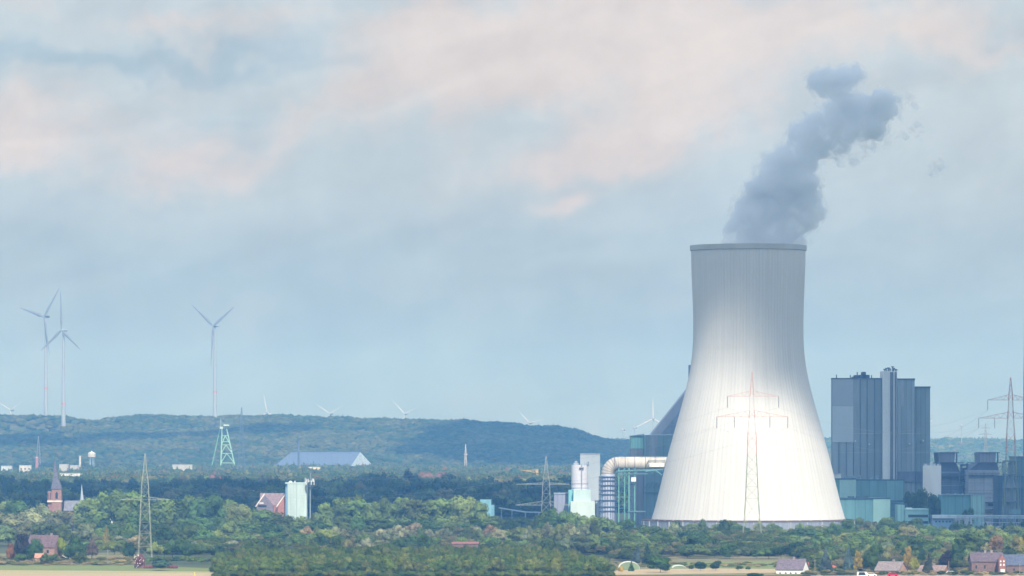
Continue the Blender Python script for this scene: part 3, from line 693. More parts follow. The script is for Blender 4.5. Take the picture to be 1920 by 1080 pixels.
MB().lathe(CTX, CTD, [(rt + .1, zt - .1), (rt + .75, zt), (rt + .75, zt + 2.9), (rt - .5, zt + 2.9), (rt - .5, zt - .1)], 110, False).build('rim', paint(186, 186, 180, .85, .06, .1), ct)
m = MB()
for i in range(44):
    a = 2 * math.pi * i / 44; b = a + 2 * math.pi / 88
    for c in (b, 2 * a - b): m.tube((CTX + (rb + 4) * math.cos(a), CTD + (rb + 4) * math.sin(a), 0), (CTX + (rb - .4) * math.cos(c), CTD + (rb - .4) * math.sin(c), zb), .5, 6)
m.build('support_columns', paint(150, 148, 142), ct)
# ring of noise barrier round the foot
nb = thing('noise_barrier', 'low grey panelled wall with pale posts round the foot of the cooling tower', 'wall', (CTX, CTD, 0))
m = MB(); n = 36; RW = rb + 5.5; pm = MB(); cm = MB()
for i in range(n):
    a0, a1 = 2 * math.pi * i / n, 2 * math.pi * (i + 1) / n
    p0 = (CTX + RW * math.cos(a0), CTD + RW * math.sin(a0)); p1 = (CTX + RW * math.cos(a1), CTD + RW * math.sin(a1)); q0 = (CTX + (RW - .6) * math.cos(a0), CTD + (RW - .6) * math.sin(a0)); q1 = (CTX + (RW - .6) * math.cos(a1), CTD + (RW - .6) * math.sin(a1))
    m.add([(*p0, 0), (*p1, 0), (*p1, zb - .9), (*p0, zb - .9), (*q0, 0), (*q1, 0), (*q1, zb - .9), (*q0, zb - .9)], [(0, 1, 2, 3), (5, 4, 7, 6), (3, 2, 6, 7), (0, 4, 5, 1)])
    cm.tube((*p0, zb - .55), (*p1, zb - .55), .42, 4)
    e = Vector((math.cos(a0), math.sin(a0))) * .25; pm.tube((p0[0] + e.x, p0[1] + e.y, 0), (p0[0] + e.x, p0[1] + e.y, zb - 1), .38, 6)
m.build('panels', cladding(140, 148, 165, 2.4, .15, .08), nb); pm.build('posts', paint(176, 178, 180), nb); cm.build('coping', paint(120, 95, 92), nb)

# ================================================================== STEAM
BL = [(1375, 458, 26), (1410, 455, 35), (1450, 455, 40), (1488, 456, 28), (1372, 432, 22), (1400, 415, 34), (1440, 410, 42), (1485, 415, 38), (1515, 420, 24), (1532, 398, 20), (1408, 385, 26),
      (1435, 375, 42), (1480, 380, 42), (1518, 385, 26), (1420, 352, 27), (1455, 340, 42), (1500, 345, 35), (1525, 368, 18), (1442, 318, 28), (1480, 305, 38), (1512, 310, 26), (1470, 287, 20),
      (1500, 270, 32), (1530, 282, 24), (1555, 268, 28), (1497, 250, 20), (1525, 245, 30), (1562, 240, 30), (1592, 252, 22), (1585, 272, 14), (1600, 225, 26), (1635, 232, 22), (1585, 200, 26), (1558, 200, 18),
      (1625, 200, 22), (1652, 210, 22), (1658, 185, 24), (1680, 190, 12), (1645, 252, 14), (1532, 150, 24), (1560, 147, 26), (1590, 145, 26), (1608, 138, 19), (1545, 165, 20), (1575, 172, 24), (1519, 162, 10), (1620, 215, 27), (1662, 208, 23), (1602, 188, 24), (1572, 216, 28), (1640, 240, 23), (1532, 226, 22), (1610, 245, 24)]
WISP = [(1698, 185, 13), (1708, 200, 11), (1692, 222, 11), (1714, 238, 12), (1700, 252, 12), (1722, 262, 9), (1684, 250, 10), (1528, 208, 12), (1522, 224, 9), (1606, 292, 13), (1628, 282, 14),
        (1645, 276, 12), (1664, 270, 10), (1572, 304, 12), (1590, 300, 10), (1548, 330, 10), (1752, 320, 11), (1764, 310, 11), (1760, 300, 9)]
def steam_mat(dens, n0, n1, lo, k):
    m, g, out = new_mat('steam'); pv = g.node('ShaderNodeVolumePrincipled'); pv.inputs['Color'].default_value = (.955, .975, 1., 1); pv.inputs['Anisotropy'].default_value = .0
    oc = g.node('ShaderNodeTexCoord').outputs['Object']; sep = g.node('ShaderNodeSeparateXYZ'); g.link(oc, sep.inputs[0])
    n = g.noise(oc, .075 * k, 7, .62, .6); f = g.maprange(n, n0, n1, lo, 1.0)
    hi = g.maprange(sep.outputs[2], 0, 30, .45, 1.05)
    g.link(g.math('MULTIPLY', g.math('MULTIPLY', f, hi), dens), pv.inputs['Density'])
    g.link(pv.outputs[0], out.inputs['Volume']); m.cycles.volume_step_rate = 1.0; return m
def steam():
    base = Vector((CTX, CTD, zt)); root = thing('steam_plume', 'blue grey steam plume drifting right from the mouth of the cooling tower', 'steam', base)
    for nm_, lst, f_, mat, st_ in (('billows', BL, .93, steam_mat(.22, .36, .53, .04, 1.3), .9), ('veil', BL + WISP, 1.25, steam_mat(.12, .50, .60, 0., 2.4), 1.15)):
        m = MB(); R = random.Random(5)
        for px, py, r in lst:
            d = CTD + R.uniform(-10, 10); rr = r * K * CTD * f_; c = (X(px, d), d, Z(py, d)); v, f = ICO2
            m.add((v * rr * np.array([R.uniform(.9, 1.2), 1, R.uniform(.85, 1.05)]) + np.array(c)).tolist(), f.tolist())
        o = m.build(nm_, mat, root)
        rm = o.modifiers.new('fuse', 'REMESH'); rm.mode = 'VOXEL'; rm.voxel_size = 1.3; rm.adaptivity = 0
        for nm, size, st in (('billow', 13., 7.), ('puff', 5.5, 4.5), ('wisp', 2.6, 2.2)):
            t = bpy.data.textures.new(nm, 'CLOUDS'); t.noise_scale = size; t.noise_depth = 2
            dm = o.modifiers.new(nm, 'DISPLACE'); dm.texture = t; dm.strength = st * st_; dm.mid_level = .52; dm.texture_coords = 'LOCAL'
        rm = o.modifiers.new('clean', 'REMESH'); rm.mode = 'VOXEL'; rm.voxel_size = 1.1; rm.adaptivity = 0
steam()

# ================================================================== POWER PLANT, RIGHT
# boiler house
D = 2950.
bh = thing('boiler_house', 'tallest grey blue clad boiler house with a pale stair shaft in front', 'building', (X(1652, D), D, 0))
CL = cladding(146, 160, 172, 4.4, .35, .12)
MB().box(X(1560, D), X(1655, D), D, D + 9, 0, Z(710, D)).build('main_block', CL, bh)
MB().pbox(D - .4, 1560.5, 1600, 711, 761, .42).build('upper_panel', paint(160, 172, 186, .6, .05, .05), bh)
MB().pbox(D - .4, 1560.5, 1600, 761.5, 829, .42).build('lower_panel', paint(184, 196, 208, .6, .05, .05), bh)
m = MB()
for px in (1613, 1626, 1640, 1653): m.pbox(D - .5, px - .7, px + .7, 712, 897, .5)
for px in (1573, 1587, 1600.5): m.pbox(D - .5, px - .7, px + .7, 830, 897, .5)
m.build('wall_ribs', paint(92, 108, 130), bh)
MB().pbox(D - .6, 1560, 1655, 708.6, 711, 10).build('parapet', paint(96, 110, 125), bh)
st = MB().box(X(1655.5, D - 9), X(1682, D - 9), D - 9, D + 14, 0, Z(696, D - 9)).build('stair_shaft', paint(214, 222, 228, .6, .06, .1), bh)
m = MB()
for px, r in ((1670.5, .45), (1673.5, .3), (1679.5, .5)): m.tube((X(px, D - 9), D - 9.5, 20), (X(px, D - 9), D - 9.5, Z(698, D)), r, 6)
m.build('downpipes', paint(96, 106, 124), bh)
m = MB()
for px, py in ((1658, 692), (1661, 690), (1665, 689), (1668, 691), (1673, 687), (1675, 690), (1679, 692)):
    m.tube((X(px, D), D - 3, Z(697, D)), (X(px, D), D - 3, Z(py, D)), .35, 6); m.box(X(px, D) - .8, X(px, D) + .8, D - 4, D - 2, Z(py + 2, D), Z(py, D))
for zz in (Z(694, D), Z(695.3, D)): m.tube((X(1656, D), D - 8.8, zz), (X(1682, D), D - 8.8, zz), .1, 4)
m.build('vent_pipes', paint(90, 104, 124), bh)
m = MB()
for a, b, c in ((1600, 1606, 706), (1604, 1612, 703), (1614, 1632, 702.5), (1619, 1625, 697)): m.box(X(a, D), X(b, D), D + 6, D + 18, Z(710, D), Z(c, D))
for px, py in ((1570, 702), (1596, 703), (1609, 697), (1617, 698), (1636, 703)): m.tube((X(px, D), D + 8, Z(710, D)), (X(px, D), D + 8, Z(py, D)), .3, 6)
m.build('roof_fans', paint(70, 84, 104), bh)
MB().box(X(1683, D + 4), X(1715, D + 4), D + 4, D + 60, 0, Z(711, D + 4)).build('middle_block', cladding(140, 156, 168, 3.2, .25, .12), bh)
MB().pbox(D + 3.6, 1688, 1695, 713, 762, .42).build('pale_strip', paint(156, 168, 182), bh)
MB().box(X(1716, D + 16), X(1744, D + 16), D + 16, D + 60, 0, Z(726, D + 16)).build('east_block', cladding(130, 150, 160, 2.9, .25, .12), bh)
m = MB(); m.pbox(D + 3.2, 1682.5, 1716, 709.5, 712, 57); m.pbox(D + 15.2, 1715.5, 1745, 724.5, 727, 45)
m.build('roof_edges', paint(90, 104, 120), bh)
m = MB(); m.pbox(D + 3., 1683, 1715.6, 884, 886, 1); m.pbox(D + 3., 1683, 1715.6, 902, 904, 1); m.pbox(D + 3.3, 1683, 1715.5, 886, 902, .6); m.build('lower_gallery', paint(112, 122, 146), bh)
MB().pbox(D + 15.3, 1716.5, 1744, 884, 905, .6).build('lower_gallery', paint(112, 122, 146), bh)
m = MB()
for px, py in ((1604, 827), (1630, 833), (1706, 832), (1731, 826)): m.pbox(D - .8, px - 1.2, px + 1.2, py - 1.2, py + 1.2, .8 if px < 1683 else 17)
m.build('wall_lamps', paint(225, 225, 225), bh)
# turquoise halls
D = 2890.
h1 = thing('turbine_hall', 'long teal clad hall in front of the tall boiler house', 'building', (X(1630, D), D, 0))
MB().box(X(1562, D), X(1574, D), D + 2, D + 40, 0, Z(898, D)).build('end_bay', cladding(140, 196, 200, 4, .3, .05), h1)
MB().box(X(1574.2, D), X(1605, D), D, D + 40, 0, Z(898, D)).build('light_bay', paint(172, 214, 214, .6, .06, .1), h1)
MB().box(X(1605.3, D), X(1696, D), D + .5, D + 40, 0, Z(900, D)).build('dark_bay', cladding(112, 158, 170, 5.2, .3, .13), h1)
m = MB(); m.pbox(D - .3, 1562, 1605.2, 896.8, 899, 1.); m.pbox(D + .2, 1605.3, 1697, 898.8, 901, 1.); m.build('roof_edge', paint(70, 100, 118), h1)
m = MB()
for px in (1586, 1590, 1594, 1598, 1602, 1613, 1634, 1646): m.lathe(X(px, D), D + 6, [(.9, Z(900, D)), (.9, Z(894, D)), (1.3, Z(893.5, D)), (.2, Z(892, D))], 8)
m.build('roof_vents', paint(130, 148, 164), h1)
w = thing('roof_cabin', 'small white box on the teal hall just right of the cooling tower', 'cabin', (X(1565, D), D + 6, Z(898, D)))
MB().pbox(D + 6, 1553, 1577, 888.5, 897.8, 8).build('walls', paint(205, 208, 212), w); MB().pbox(D + 5.6, 1552.5, 1577.5, 887.6, 888.6, 8.8).build('roof', paint(170, 176, 184), w)
D = 2790.
h2 = thing('workshop_hall', 'lower teal hall with one light turquoise bay right of the cooling tower', 'building', (X(1622, D), D, 0))
MB().box(X(1573, D), X(1637, D), D, D + 40, 0, Z(935, D)).build('dark_bays', cladding(106, 156, 166, 6.0, .3, .07), h2)
MB().box(X(1637.2, D), X(1669, D), D - .4, D + 40, 0, Z(934.5, D)).build('light_bay', paint(165, 210, 208, .6, .06, .1), h2)
MB().box(X(1669.3, D), X(1696, D), D + 6, D + 34, 0, Z(941, D)).build('rear_bay', cladding(90, 130, 150, 3.4, .3, .15, 3.2), h2)
m = MB(); m.pbox(D - .7, 1573, 1669.3, 933.2, 935.5, 1.); m.pbox(D + 5.6, 1669.3, 1696.5, 938, 941, 1.); m.pbox(D + 3, 1590, 1602, 930.5, 933.4, 4); m.pbox(D + 3, 1605, 1628, 930.8, 933.4, 4); m.build('roof_edge', paint(62, 88, 110), h2)
m = MB(); m.path([(X(1670, D), D + 2, Z(942, D)), (X(1700, D), D + 2, Z(946, D)), (X(1700, D), D + 2, Z(985, D))], .5, 6); m.tube((X(1686, D), D + 3, 0), (X(1686, D), D + 3, Z(944, D)), .6, 6); m.build('pipes', paint(70, 100, 120), h2)
D = 2760.
of = thing('office_block', 'small turquoise office with two dark window bands right of the halls', 'building', (X(1718, D), D, 0))
MB().box(X(1683.5, D), X(1697, D), D + 2, D + 20, 0, Z(947, D)).build('stair_bay', cladding(128, 176, 184, 2.2, .2, .08), of)
MB().box(X(1697.3, D), X(1741, D), D, D + 22, 0, Z(955, D)).build('walls', paint(132, 180, 190, .6, .06, .2), of)
for py in (965, 977): MB().pbox(D - .15, 1703, 1740, py, py + 5, .3).build('window', glass(), of)
MB().pbox(D - .4, 1697, 1741.3, 954, 956, 22.8).build('roof', paint(160, 200, 206), of)
MB().pbox(D + 4, 1699, 1710, 952, 954.2, 5).build('roof_box', paint(215, 222, 228), of)
# white silo
D = 2880.
s1 = thing('white_silo', 'white cylindrical silo standing right of the tall boiler house', 'silo', (X(1747.5, D), D, 0))
R0 = 17.2 * K * D
MB().lathe(X(1747.5, D), D, [(R0, 0), (R0, Z(873, D))], 40).build('tank', paint(240, 241, 243, .5, .05, .2), s1, True)
m = MB()
for a, b, c in ((1734, 1738, 870), (1744, 1749, 865), (1750, 1754, 869), (1757, 1761, 870)): m.box(X(a, D), X(b, D), D - 1, D + 1.5, Z(873, D), Z(c, D))
for i in range(16):
    a = i * math.pi / 8; p = (X(1747.5, D) + R0 * .95 * math.cos(a), D + R0 * .95 * math.sin(a)); q = (X(1747.5, D) + R0 * .95 * math.cos(a + math.pi / 8), D + R0 * .95 * math.sin(a + math.pi / 8))
    m.tube((*p, Z(873, D)), (*p, Z(869.5, D)), .1, 4); m.tube((*p, Z(869.7, D)), (*q, Z(869.7, D)), .1, 4)
m.build('roof_gear', paint(190, 200, 210), s1)
# two precipitator blocks
def precip(label, D, top, shoulder, body, ybot, mouth_y, dark_tone):
    o = thing('filter_building', label, 'building', (X((body[0] + body[1]) / 2, D), D, 0), 'flue gas filter buildings of the power plant')
    c = cladding(*dark_tone, 5.5, .25, .07, 4.6)
    MB().box(X(body[0], D), X(body[1], D), D, D + 45, 0, Z(shoulder, D)).build('body', c, o)
    ty = mouth_y
    MB().prism([(X(body[0], D), Z(shoulder - .1, D)), (X(body[1], D), Z(shoulder - .1, D)), (X(top[1] + 1, D), Z(ty + 1, D)), (X(top[0] - 2, D), Z(ty + 1, D))], D + 1, D + 44).build('shoulder', paint(96, 108, 136), o)
    MB().prism([(X(top[0] + 2, D), Z(ty + .8, D)), (X(top[1] - 2, D), Z(ty + .8, D)), (X(top[1], D), Z(849, D)), (X(top[0], D), Z(849, D))], D + 4, D + 36).build('duct_mouth', cladding(136, 144, 164, 2, .15, .06), o)
    m = MB(); m.pbox(D + 3, top[0] - 7, top[1] + 6, 848, 849.2, 2); m.pbox(D - 1.5, body[0] - 2, top[1] + 16, ty, ty + 1.2, 2)
    m.pbox(D + 3, top[1] + 1, top[1] + 3, 849, ty, 2); m.build('walkways', paint(66, 78, 100), o)
    m = MB(); m.pbox(D - 2.2, body[0], body[1], shoulder + 9, shoulder + 11.5, 2.2)
    for yy in (shoulder + 8, shoulder + 6.4): m.tube((X(body[0], D), D - 2, Z(yy, D)), (X(body[1], D), D - 2, Z(yy, D)), .12, 4)
    m.build('gallery', paint(62, 78, 104), o)
    m = MB()
    for yy in (shoulder + 1.5, shoulder + 26, shoulder + 42): m.pbox(D - .4, body[0], body[1], yy, yy + 1, .5)
    m.build('pale_bands', paint(160, 172, 188), o)
    m = MB()
    for i in range(9): m.tube((X(body[0], D) + i * (X(body[1], D) - X(body[0], D)) / 8, D - 2, Z(shoulder + 10, D)), (X(body[0], D) + i * (X(body[1], D) - X(body[0], D)) / 8, D - 2, Z(shoulder + 5, D)), .12, 4)
    m.tube((X(body[0], D), D - 2, Z(shoulder + 5, D)), (X(body[1], D), D - 2, Z(shoulder + 5, D)), .12, 4); m.build('railing', paint(84, 98, 120), o); return o
precip('dark grey filter building with flared duct, left one right of the white silo', 2960., (1760, 1792), 884, (1765, 1800), 930, 867, (118, 132, 158))
fb = precip('pale grey filter building with flared duct, right one before the red pylon', 2920., (1837, 1869), 882, (1816, 1873), 990, 867, (172, 180, 196))
m = MB(); D = 2920.
for a, b, yy in ((1848, 1873, 941), (1848, 1873, 955), (1873, 1885, 941)): m.pbox(D - 3, a, b, yy, yy + 1.6, 3)
m.pbox(D - .5, 1853, 1862, 944, 949, .6); m.build('lower_decks', paint(96, 110, 134), fb)
m = MB()
m.tube((X(1868, D), D - 4, 0), (X(1868, D), D - 4, Z(908, D)), .35, 6); m.tube((X(1864, D), D - 4, Z(908, D)), (X(1877, D), D - 4, Z(906, D)), .3, 6); m.build('vent_pipe', paint(70, 84, 104), fb)
# pipe bundle between them
D = 2940.
pb = thing('pipe_tangle', 'tangle of dark pipes and steel between the two filter buildings', 'pipework', (X(1808, D), D, 0))
m = MB(); R = random.Random(11)
for i in range(7): px = 1801 + i * 2.1; m.tube((X(px, D), D + R.uniform(0, 8), 0), (X(px, D), D + R.uniform(0, 8), Z(R.uniform(868, 885), D)), R.uniform(.2, .9), 8)
m.build('risers', paint(88, 112, 138), pb)
m = MB()
for i in range(9): yy = 872 + i * 6.5; m.tube((X(1800, D), D - 1, Z(yy, D)), (X(1816, D), D + 3, Z(yy + R.uniform(-6, 6), D)), R.uniform(.2, .6), 6)
m.build('cross_pipes', paint(70, 92, 120), pb)
# teal low buildings in front
D = 2840.
t1 = thing('pump_hall', 'low teal hall below the filter buildings with a light end bay', 'building', (X(1805, D), D, 0))
MB().box(X(1765, D), X(1819.5, D), D + 1, D + 24, 0, Z(928, D)).build('dark_bays', cladding(112, 168, 180, 4.4, .25, .06), t1)
MB().box(X(1820, D), X(1846, D), D, D + 24, 0, Z(928, D)).build('light_bay', cladding(150, 196, 198, 2.8, .25, .06), t1)
m = MB()
for px in (1780, 1793, 1807): m.box(X(px - 1.5, D), X(px + 1.5, D), D + 5, D + 8, Z(928, D), Z(925.5, D))
m.pbox(D - .3, 1765, 1846.3, 926.8, 928.4, 1.3); m.build('roof_edge', paint(150, 176, 190), t1)
D = 2730.
t2 = thing('gate_shed', 'low blue shed with a row of small windows under the pipe rack', 'building', (X(1768, D), D, 0))
MB().box(X(1749, D), X(1786, D), D, D + 14, 0, Z(973, D)).build('wall', paint(112, 148, 186, .7, .06), t2)
MB().pbox(D - 1, 1747, 1787, 966.5, 973, 16).build('roof', paint(74, 98, 138), t2)
for px in (1753.5, 1760, 1766.5, 1773, 1779.5): MB().pbox(D - .1, px, px + 3.6, 976.5, 979.5, .3).build('window', glass(), t2)
D = 2735.
t3 = thing('open_warehouse', 'pale panelled warehouse front with dark door gaps beside the blue shed', 'building', (X(1805, D), D, 0))
MB().box(X(1787.5, D), X(1823, D), D, D + 14, 0, Z(970, D)).build('wall', cladding(168, 182, 200, 6., 1.0, .06), t3)
for px in (1795, 1806, 1817): MB().pbox(D - .1, px, px + 2, 976, 1000, .3).build('door', glass(), t3)
MB().pbox(D - .6, 1787, 1823.5, 967, 970, 15).build('roof', paint(90, 112, 146), t3)
# pipe rack
D = 2715.
pr = thing('pipe_rack', 'long pale pipe bridge running on posts to the right edge', 'pipe bridge', (X(1840, D), D, 0))
m = MB()
for yy, r in ((966.5, .35), (969, .3), (971, .25)): m.tube((X(1748, D), D, Z(yy, D)), (X(1990, D), D, Z(yy + 1, D)), r, 8)
m.build('pipes', paint(170, 192, 214), pr)
for px in range(1790, 1990, 14): MB().tube((X(px, D), D, 0), (X(px, D), D, Z(970, D)), .28, 6).build('post', paint(120, 140, 164), pr)
sy = thing('switchyard', 'pale bars and insulator posts of the switchyard under the pipe bridge', 'switchyard', (X(1880, 2690), 2690, 0))
m = MB(); R = random.Random(3)
for yy in (980, 987, 993): m.tube((X(1838, 2690), 2690, Z(yy, 2690)), (X(1990, 2690), 2690, Z(yy, 2690)), .16, 5)
m.build('busbars', paint(176, 190, 210), sy)
m = MB()
for px in range(1838, 1990, 7): m.tube((X(px, 2690), 2690 + R.uniform(-2, 6), 0), (X(px, 2690), 2690 + R.uniform(-2, 6), Z(R.uniform(975, 988), 2690)), .2, 5)
m.build('posts', paint(150, 166, 190), sy)
m = MB()
for px, yy in ((1842, 990), (1855, 984), (1874, 991), (1880, 990), (1890, 985), (1905, 992), (1912, 987)): m.pbox(2688, px, px + 5, yy, yy + 2.2, 2)
m.build('cabinets', paint(215, 222, 232), sy)
# steel structure with vessels at right
D = 2800.
ss = thing('process_tower', 'steel framework with vessels and decks left of the chimney', 'process tower', (X(1897, D), D, 0))
m = MB(); x0, x1 = X(1884, D), X(1913, D); zs = [0, 10, 18, 26, 34, 42]
for x in (x0, (x0 + x1) / 2, x1):
    for y in (D, D + 10): m.tube((x, y, 0), (x, y, 42), .35, 4)
for z in zs[1:]:
    for y in (D, D + 10): m.tube((x0, y, z), (x1, y, z), .3, 4)
for a, b in zip(zs[:-1], zs[1:]): m.tube((x0, D, a), ((x0 + x1) / 2, D, b), .18, 4); m.tube((x1, D, a), ((x0 + x1) / 2, D, b), .18, 4)
m.build('frame', paint(104, 130, 150), ss)
MB().lathe(X(1897, D), D + 5, [(1.5, 3), (3, 6), (3, 26), (1.6, 31), (1.6, 41)], 16).build('vessel', paint(132, 146, 168, .5), ss)
m = MB()
for z in zs[1:]: m.box(x0 - .5, x1 + .5, D - .5, D + 10.5, z - .5, z - .2)
m.build('decks', paint(78, 98, 122), ss)
MB().pbox(D - 3, 1892, 1914, 955, 964, 3).build('cabin', paint(110, 150, 168), ss)
D = 2990.
eb = thing('edge_block', 'plain teal grey block at the right edge below the chimney', 'building', (X(1945, D), D, 0))
MB().box(X(1905, D), X(1990, D), D, D + 40, 0, Z(857, D)).build('walls', cladding(100, 128, 146, 5, .3, .06), eb)
MB().pbox(D - .4, 1904.5, 1990, 855.8, 858, 40.8).build('roof_edge', paint(84, 106, 124), eb)
D = 2850.
rb_ = thing('dark_annex', 'dark stepped annex behind the process tower at the right edge', 'building', (X(1900, D), D, 0))
MB().box(X(1875, D), X(1990, D), D + 16, D + 40, 0, Z(892, D)).build('walls', cladding(72, 96, 124, 3.6, .3, .15, 4.), rb_)
MB().box(X(1885, D), X(1960, D), D + 14, D + 15.9, Z(915, D), Z(905, D)).build('duct', paint(90, 112, 138), rb_)
D = 3010.
ch = thing('brick_chimney', 'tall reddish brown chimney cut by the right edge of the view', 'chimney', (X(1934, D), D, 0))
MB().lathe(X(1934, D), D, [(16.2 * K * D, 0), (15.2 * K * D, Z(735, D)), (13.6 * K * D, Z(600, D))], 40, False).build('stack', brick(156, 122, 122), ch, True)
MB().lathe(X(1934, D), D, [(14 * K * D, Z(600, D)), (14 * K * D, Z(596, D)), (12 * K * D, Z(596, D))], 40).build('cap', paint(190, 184, 180), ch)

# ================================================================== POWER PLANT, LEFT
D = 3030.
ob = thing('old_boiler_house', 'grey building with a huge sloping roof partly hidden behind the cooling tower', 'building', (X(1260, D), D, 0))
MB().box(X(1208, D), X(1345, D), D, D + 50, 0, Z(815.5, D)).build('walls', cladding(116, 150, 168, 5.6, .3, .16), ob)
MB().prism([(X(1221, D), Z(815, D)), (X(1345, D), Z(815, D)), (X(1345, D), Z(722, D)), (X(1303, D), Z(713, D))], D + 4, D + 46).build('roof', paint(150, 162, 184, .6, .05, .1), ob)
MB().prism([(X(1239, D), Z(815, D)), (X(1345, D), Z(815, D)), (X(1345, D), Z(740, D)), (X(1300, D), Z(740, D))], D + 3, D + 3.8).build('gable_wall', cladding(122, 142, 168, 9, .2, .04, 7), ob)
MB().pbox(D - .5, 1217, 1233, 817, 857, .5).build('grey_panel', paint(128, 142, 162), ob)
MB().tube((X(1295, D), D + 10, Z(735, D)), (X(1295, D), D + 10, Z(684, D)), 1.1, 8).build('flue', paint(120, 134, 152), ob)
m = MB(); m.pbox(D - .9, 1208, 1300, 857, 858.5, .9); m.pbox(D - .9, 1208, 1300, 923, 925, .9)
for i in range(5): m.tube((X(1209 + i * 8, D), D - 1, Z(915, D)), (X(1216 + i * 8, D), D - 1, Z(904, D)), .35, 4)
m.build('wall_struts', paint(84, 108, 132), ob)
an = thing('panelled_annex', 'annex with pale turquoise upper panels left of the big sloping roof', 'building', (X(1196, D), D, 0))
MB().box(X(1183.5, D), X(1207.7, D), D + 3, D + 40, Z(841, D), Z(818, D)).build('upper_wall', cladding(128, 190, 196, 1.9, .25, .08), an)
MB().box(X(1183.5, D), X(1207.7, D), D + 3.2, D + 40, 0, Z(841.2, D)).build('lower_wall', cladding(120, 132, 152, 6, .3, .06), an)
MB().prism([(X(1183, D), Z(818, D)), (X(1208, D), Z(818, D)), (X(1208, D), Z(814, D)), (X(1183, D), Z(817, D))], D + 2, D + 41).build('roof', paint(96, 128, 142), an)
# scrubber with elbow duct
D = 2795.; RP = 12.2 * K * D
sb = thing('gas_scrubber', 'steel scrubber column with ring decks right of the white silo slab', 'scrubber', (X(1139.5, D), D, 0))
MB().lathe(X(1139.5, D), D, [(14 * K * D, 0), (14 * K * D, Z(893, D)), (12.6 * K * D, Z(889, D))], 32).build('column', paint(172, 180, 200, .5, .15, .5), sb, True)
m = MB()
for yy in (893, 900, 909, 918, 926, 937, 949, 957): m.lathe(X(1139.5, D), D, [(14.4 * K * D, Z(yy + 1.2, D)), (17 * K * D, Z(yy + 1.2, D)), (17 * K * D, Z(yy, D)), (14.4 * K * D, Z(yy, D))], 24)
for i in range(20):
    a = i * math.pi / 10; m.tube((X(1139.5, D) + 16.4 * K * D * math.cos(a), D + 16.4 * K * D * math.sin(a), 0), (X(1139.5, D) + 16.4 * K * D * math.cos(a), D + 16.4 * K * D * math.sin(a), Z(893, D)), .16, 4)
m.build('ring_decks', paint(82, 104, 138), sb)
dt = thing('flue_duct', 'fat beige flue duct bending from the scrubber to behind the cooling tower', 'duct', (X(1180, D), D, Z(869, D)))
def sweep(pts, r, n=28):
    V = []; F = []
    for k, p in enumerate(pts):
        a = Vector(pts[max(0, k - 1)]); b = Vector(pts[min(len(pts) - 1, k + 1)]); d = (b - a).normalized(); u = Vector((0, 1, 0)); w = d.cross(u).normalized()
        V += [tuple(Vector(p) + (u * math.cos(2 * math.pi * i / n) + w * math.sin(2 * math.pi * i / n)) * r) for i in range(n)]
    for j in range(len(pts) - 1):
        for i in range(n): F.append((j * n + i, j * n + (i + 1) % n, (j + 1) * n + (i + 1) % n, (j + 1) * n + i))
    F += [tuple(range(n)), tuple(range((len(pts) - 1) * n, len(pts) * n))]; m = MB(); m.v = V; m.f = F; return m
cx, cz, RB = X(1160, D), Z(889, D), 20.3 * K * D
elb = [(cx - RB * math.cos(t), D, cz + RB * math.sin(t)) for t in np.linspace(0, math.pi / 2, 12)]
line = [(X(1139.7, D), D, Z(893, D) + .2)] + elb + [(x, D, cz + RB) for x in np.linspace(X(1170, D), X(1262, D), 12)]
sweep(line, RP).build('duct', paint(196, 190, 182, .6, .14, .3), dt, True)
m = MB()
for t in np.linspace(.08, math.pi / 2 - .05, 8):
    c = Vector((cx - RB * math.cos(t), D, cz + RB * math.sin(t))); dd = Vector((math.sin(t), 0, math.cos(t))); m.tube(c - dd * .12, c + dd * .12, RP + .13, 28)
for px in (1152, 1172, 1190, 1210, 1228): m.tube((X(px, D) - .15, D, cz + RB), (X(px, D) + .15, D, cz + RB), RP + (.3 if px in (1152,) else .14), 28)
m.build('flanges', paint(110, 108, 118), dt)
m = MB()
for zz in (Z(856, D), Z(858.2, D)): m.tube((X(1200, D), D - RP * .4, zz), (X(1248, D), D - RP * .4, zz), .14, 4)
for px in range(1204, 1248, 5): m.tube((X(px, D), D - RP * .4, Z(862, D)), (X(px, D), D - RP * .4, Z(856, D)), .12, 4)
m.path([(X(1206, D), D - RP - 1, Z(882, D)), (X(1216, D), D - RP - 1, Z(863, D)), (X(1247, D), D - RP - 1, Z(863, D))], .25, 4)
m.build('walkway', paint(84, 104, 110), dt)
MB().pbox(D - 6, 1217.5, 1246, 868.5, 875.5, 2.2).build('service_box', paint(230, 230, 226), dt)
# steel support frame of the duct
sf = thing('duct_frame', 'tall green steel frame carrying the flue duct', 'steel frame', (X(1175, D), D - 4, 0))
gr = paint(104, 160, 150)
xs = [X(p, D) for p in (1160, 1171, 1179, 1190, 1200)]; m = MB()
for i, x in enumerate(xs[:4]): m.tube((x, D - 5, 0), (x, D - 5, Z(878, D)), (.55 if i == 2 else .35), 4); m.tube((x, D + 5, 0), (x, D + 5, Z(880, D)), .3, 4)
m.build('columns', gr, sf)
m = MB(); zz = [0, 7, 14, 21, 28, 34, 38]
for z in zz[1:]: m.tube((xs[0], D - 5, z), (xs[3], D - 5, z), .22, 4); m.tube((xs[0], D + 5, z), (xs[3], D + 5, z), .22, 4)
for a, b in zip(zz[:-1], zz[1:]):
    for j in range(3): m.tube((xs[j], D - 5, a), (xs[j + 1], D - 5, b), .16, 4); m.tube((xs[j + 1], D + 5, a), (xs[j], D + 5, b), .16, 4)
m.build('bracing', paint(64, 100, 122), sf)
gm = paint(96, 138, 146)
MB().tube((X(1158, D), D - 5.5, Z(883, D)), (X(1244, D), D - 5.5, Z(880, D)), .6, 4).build('girder', gm, sf)
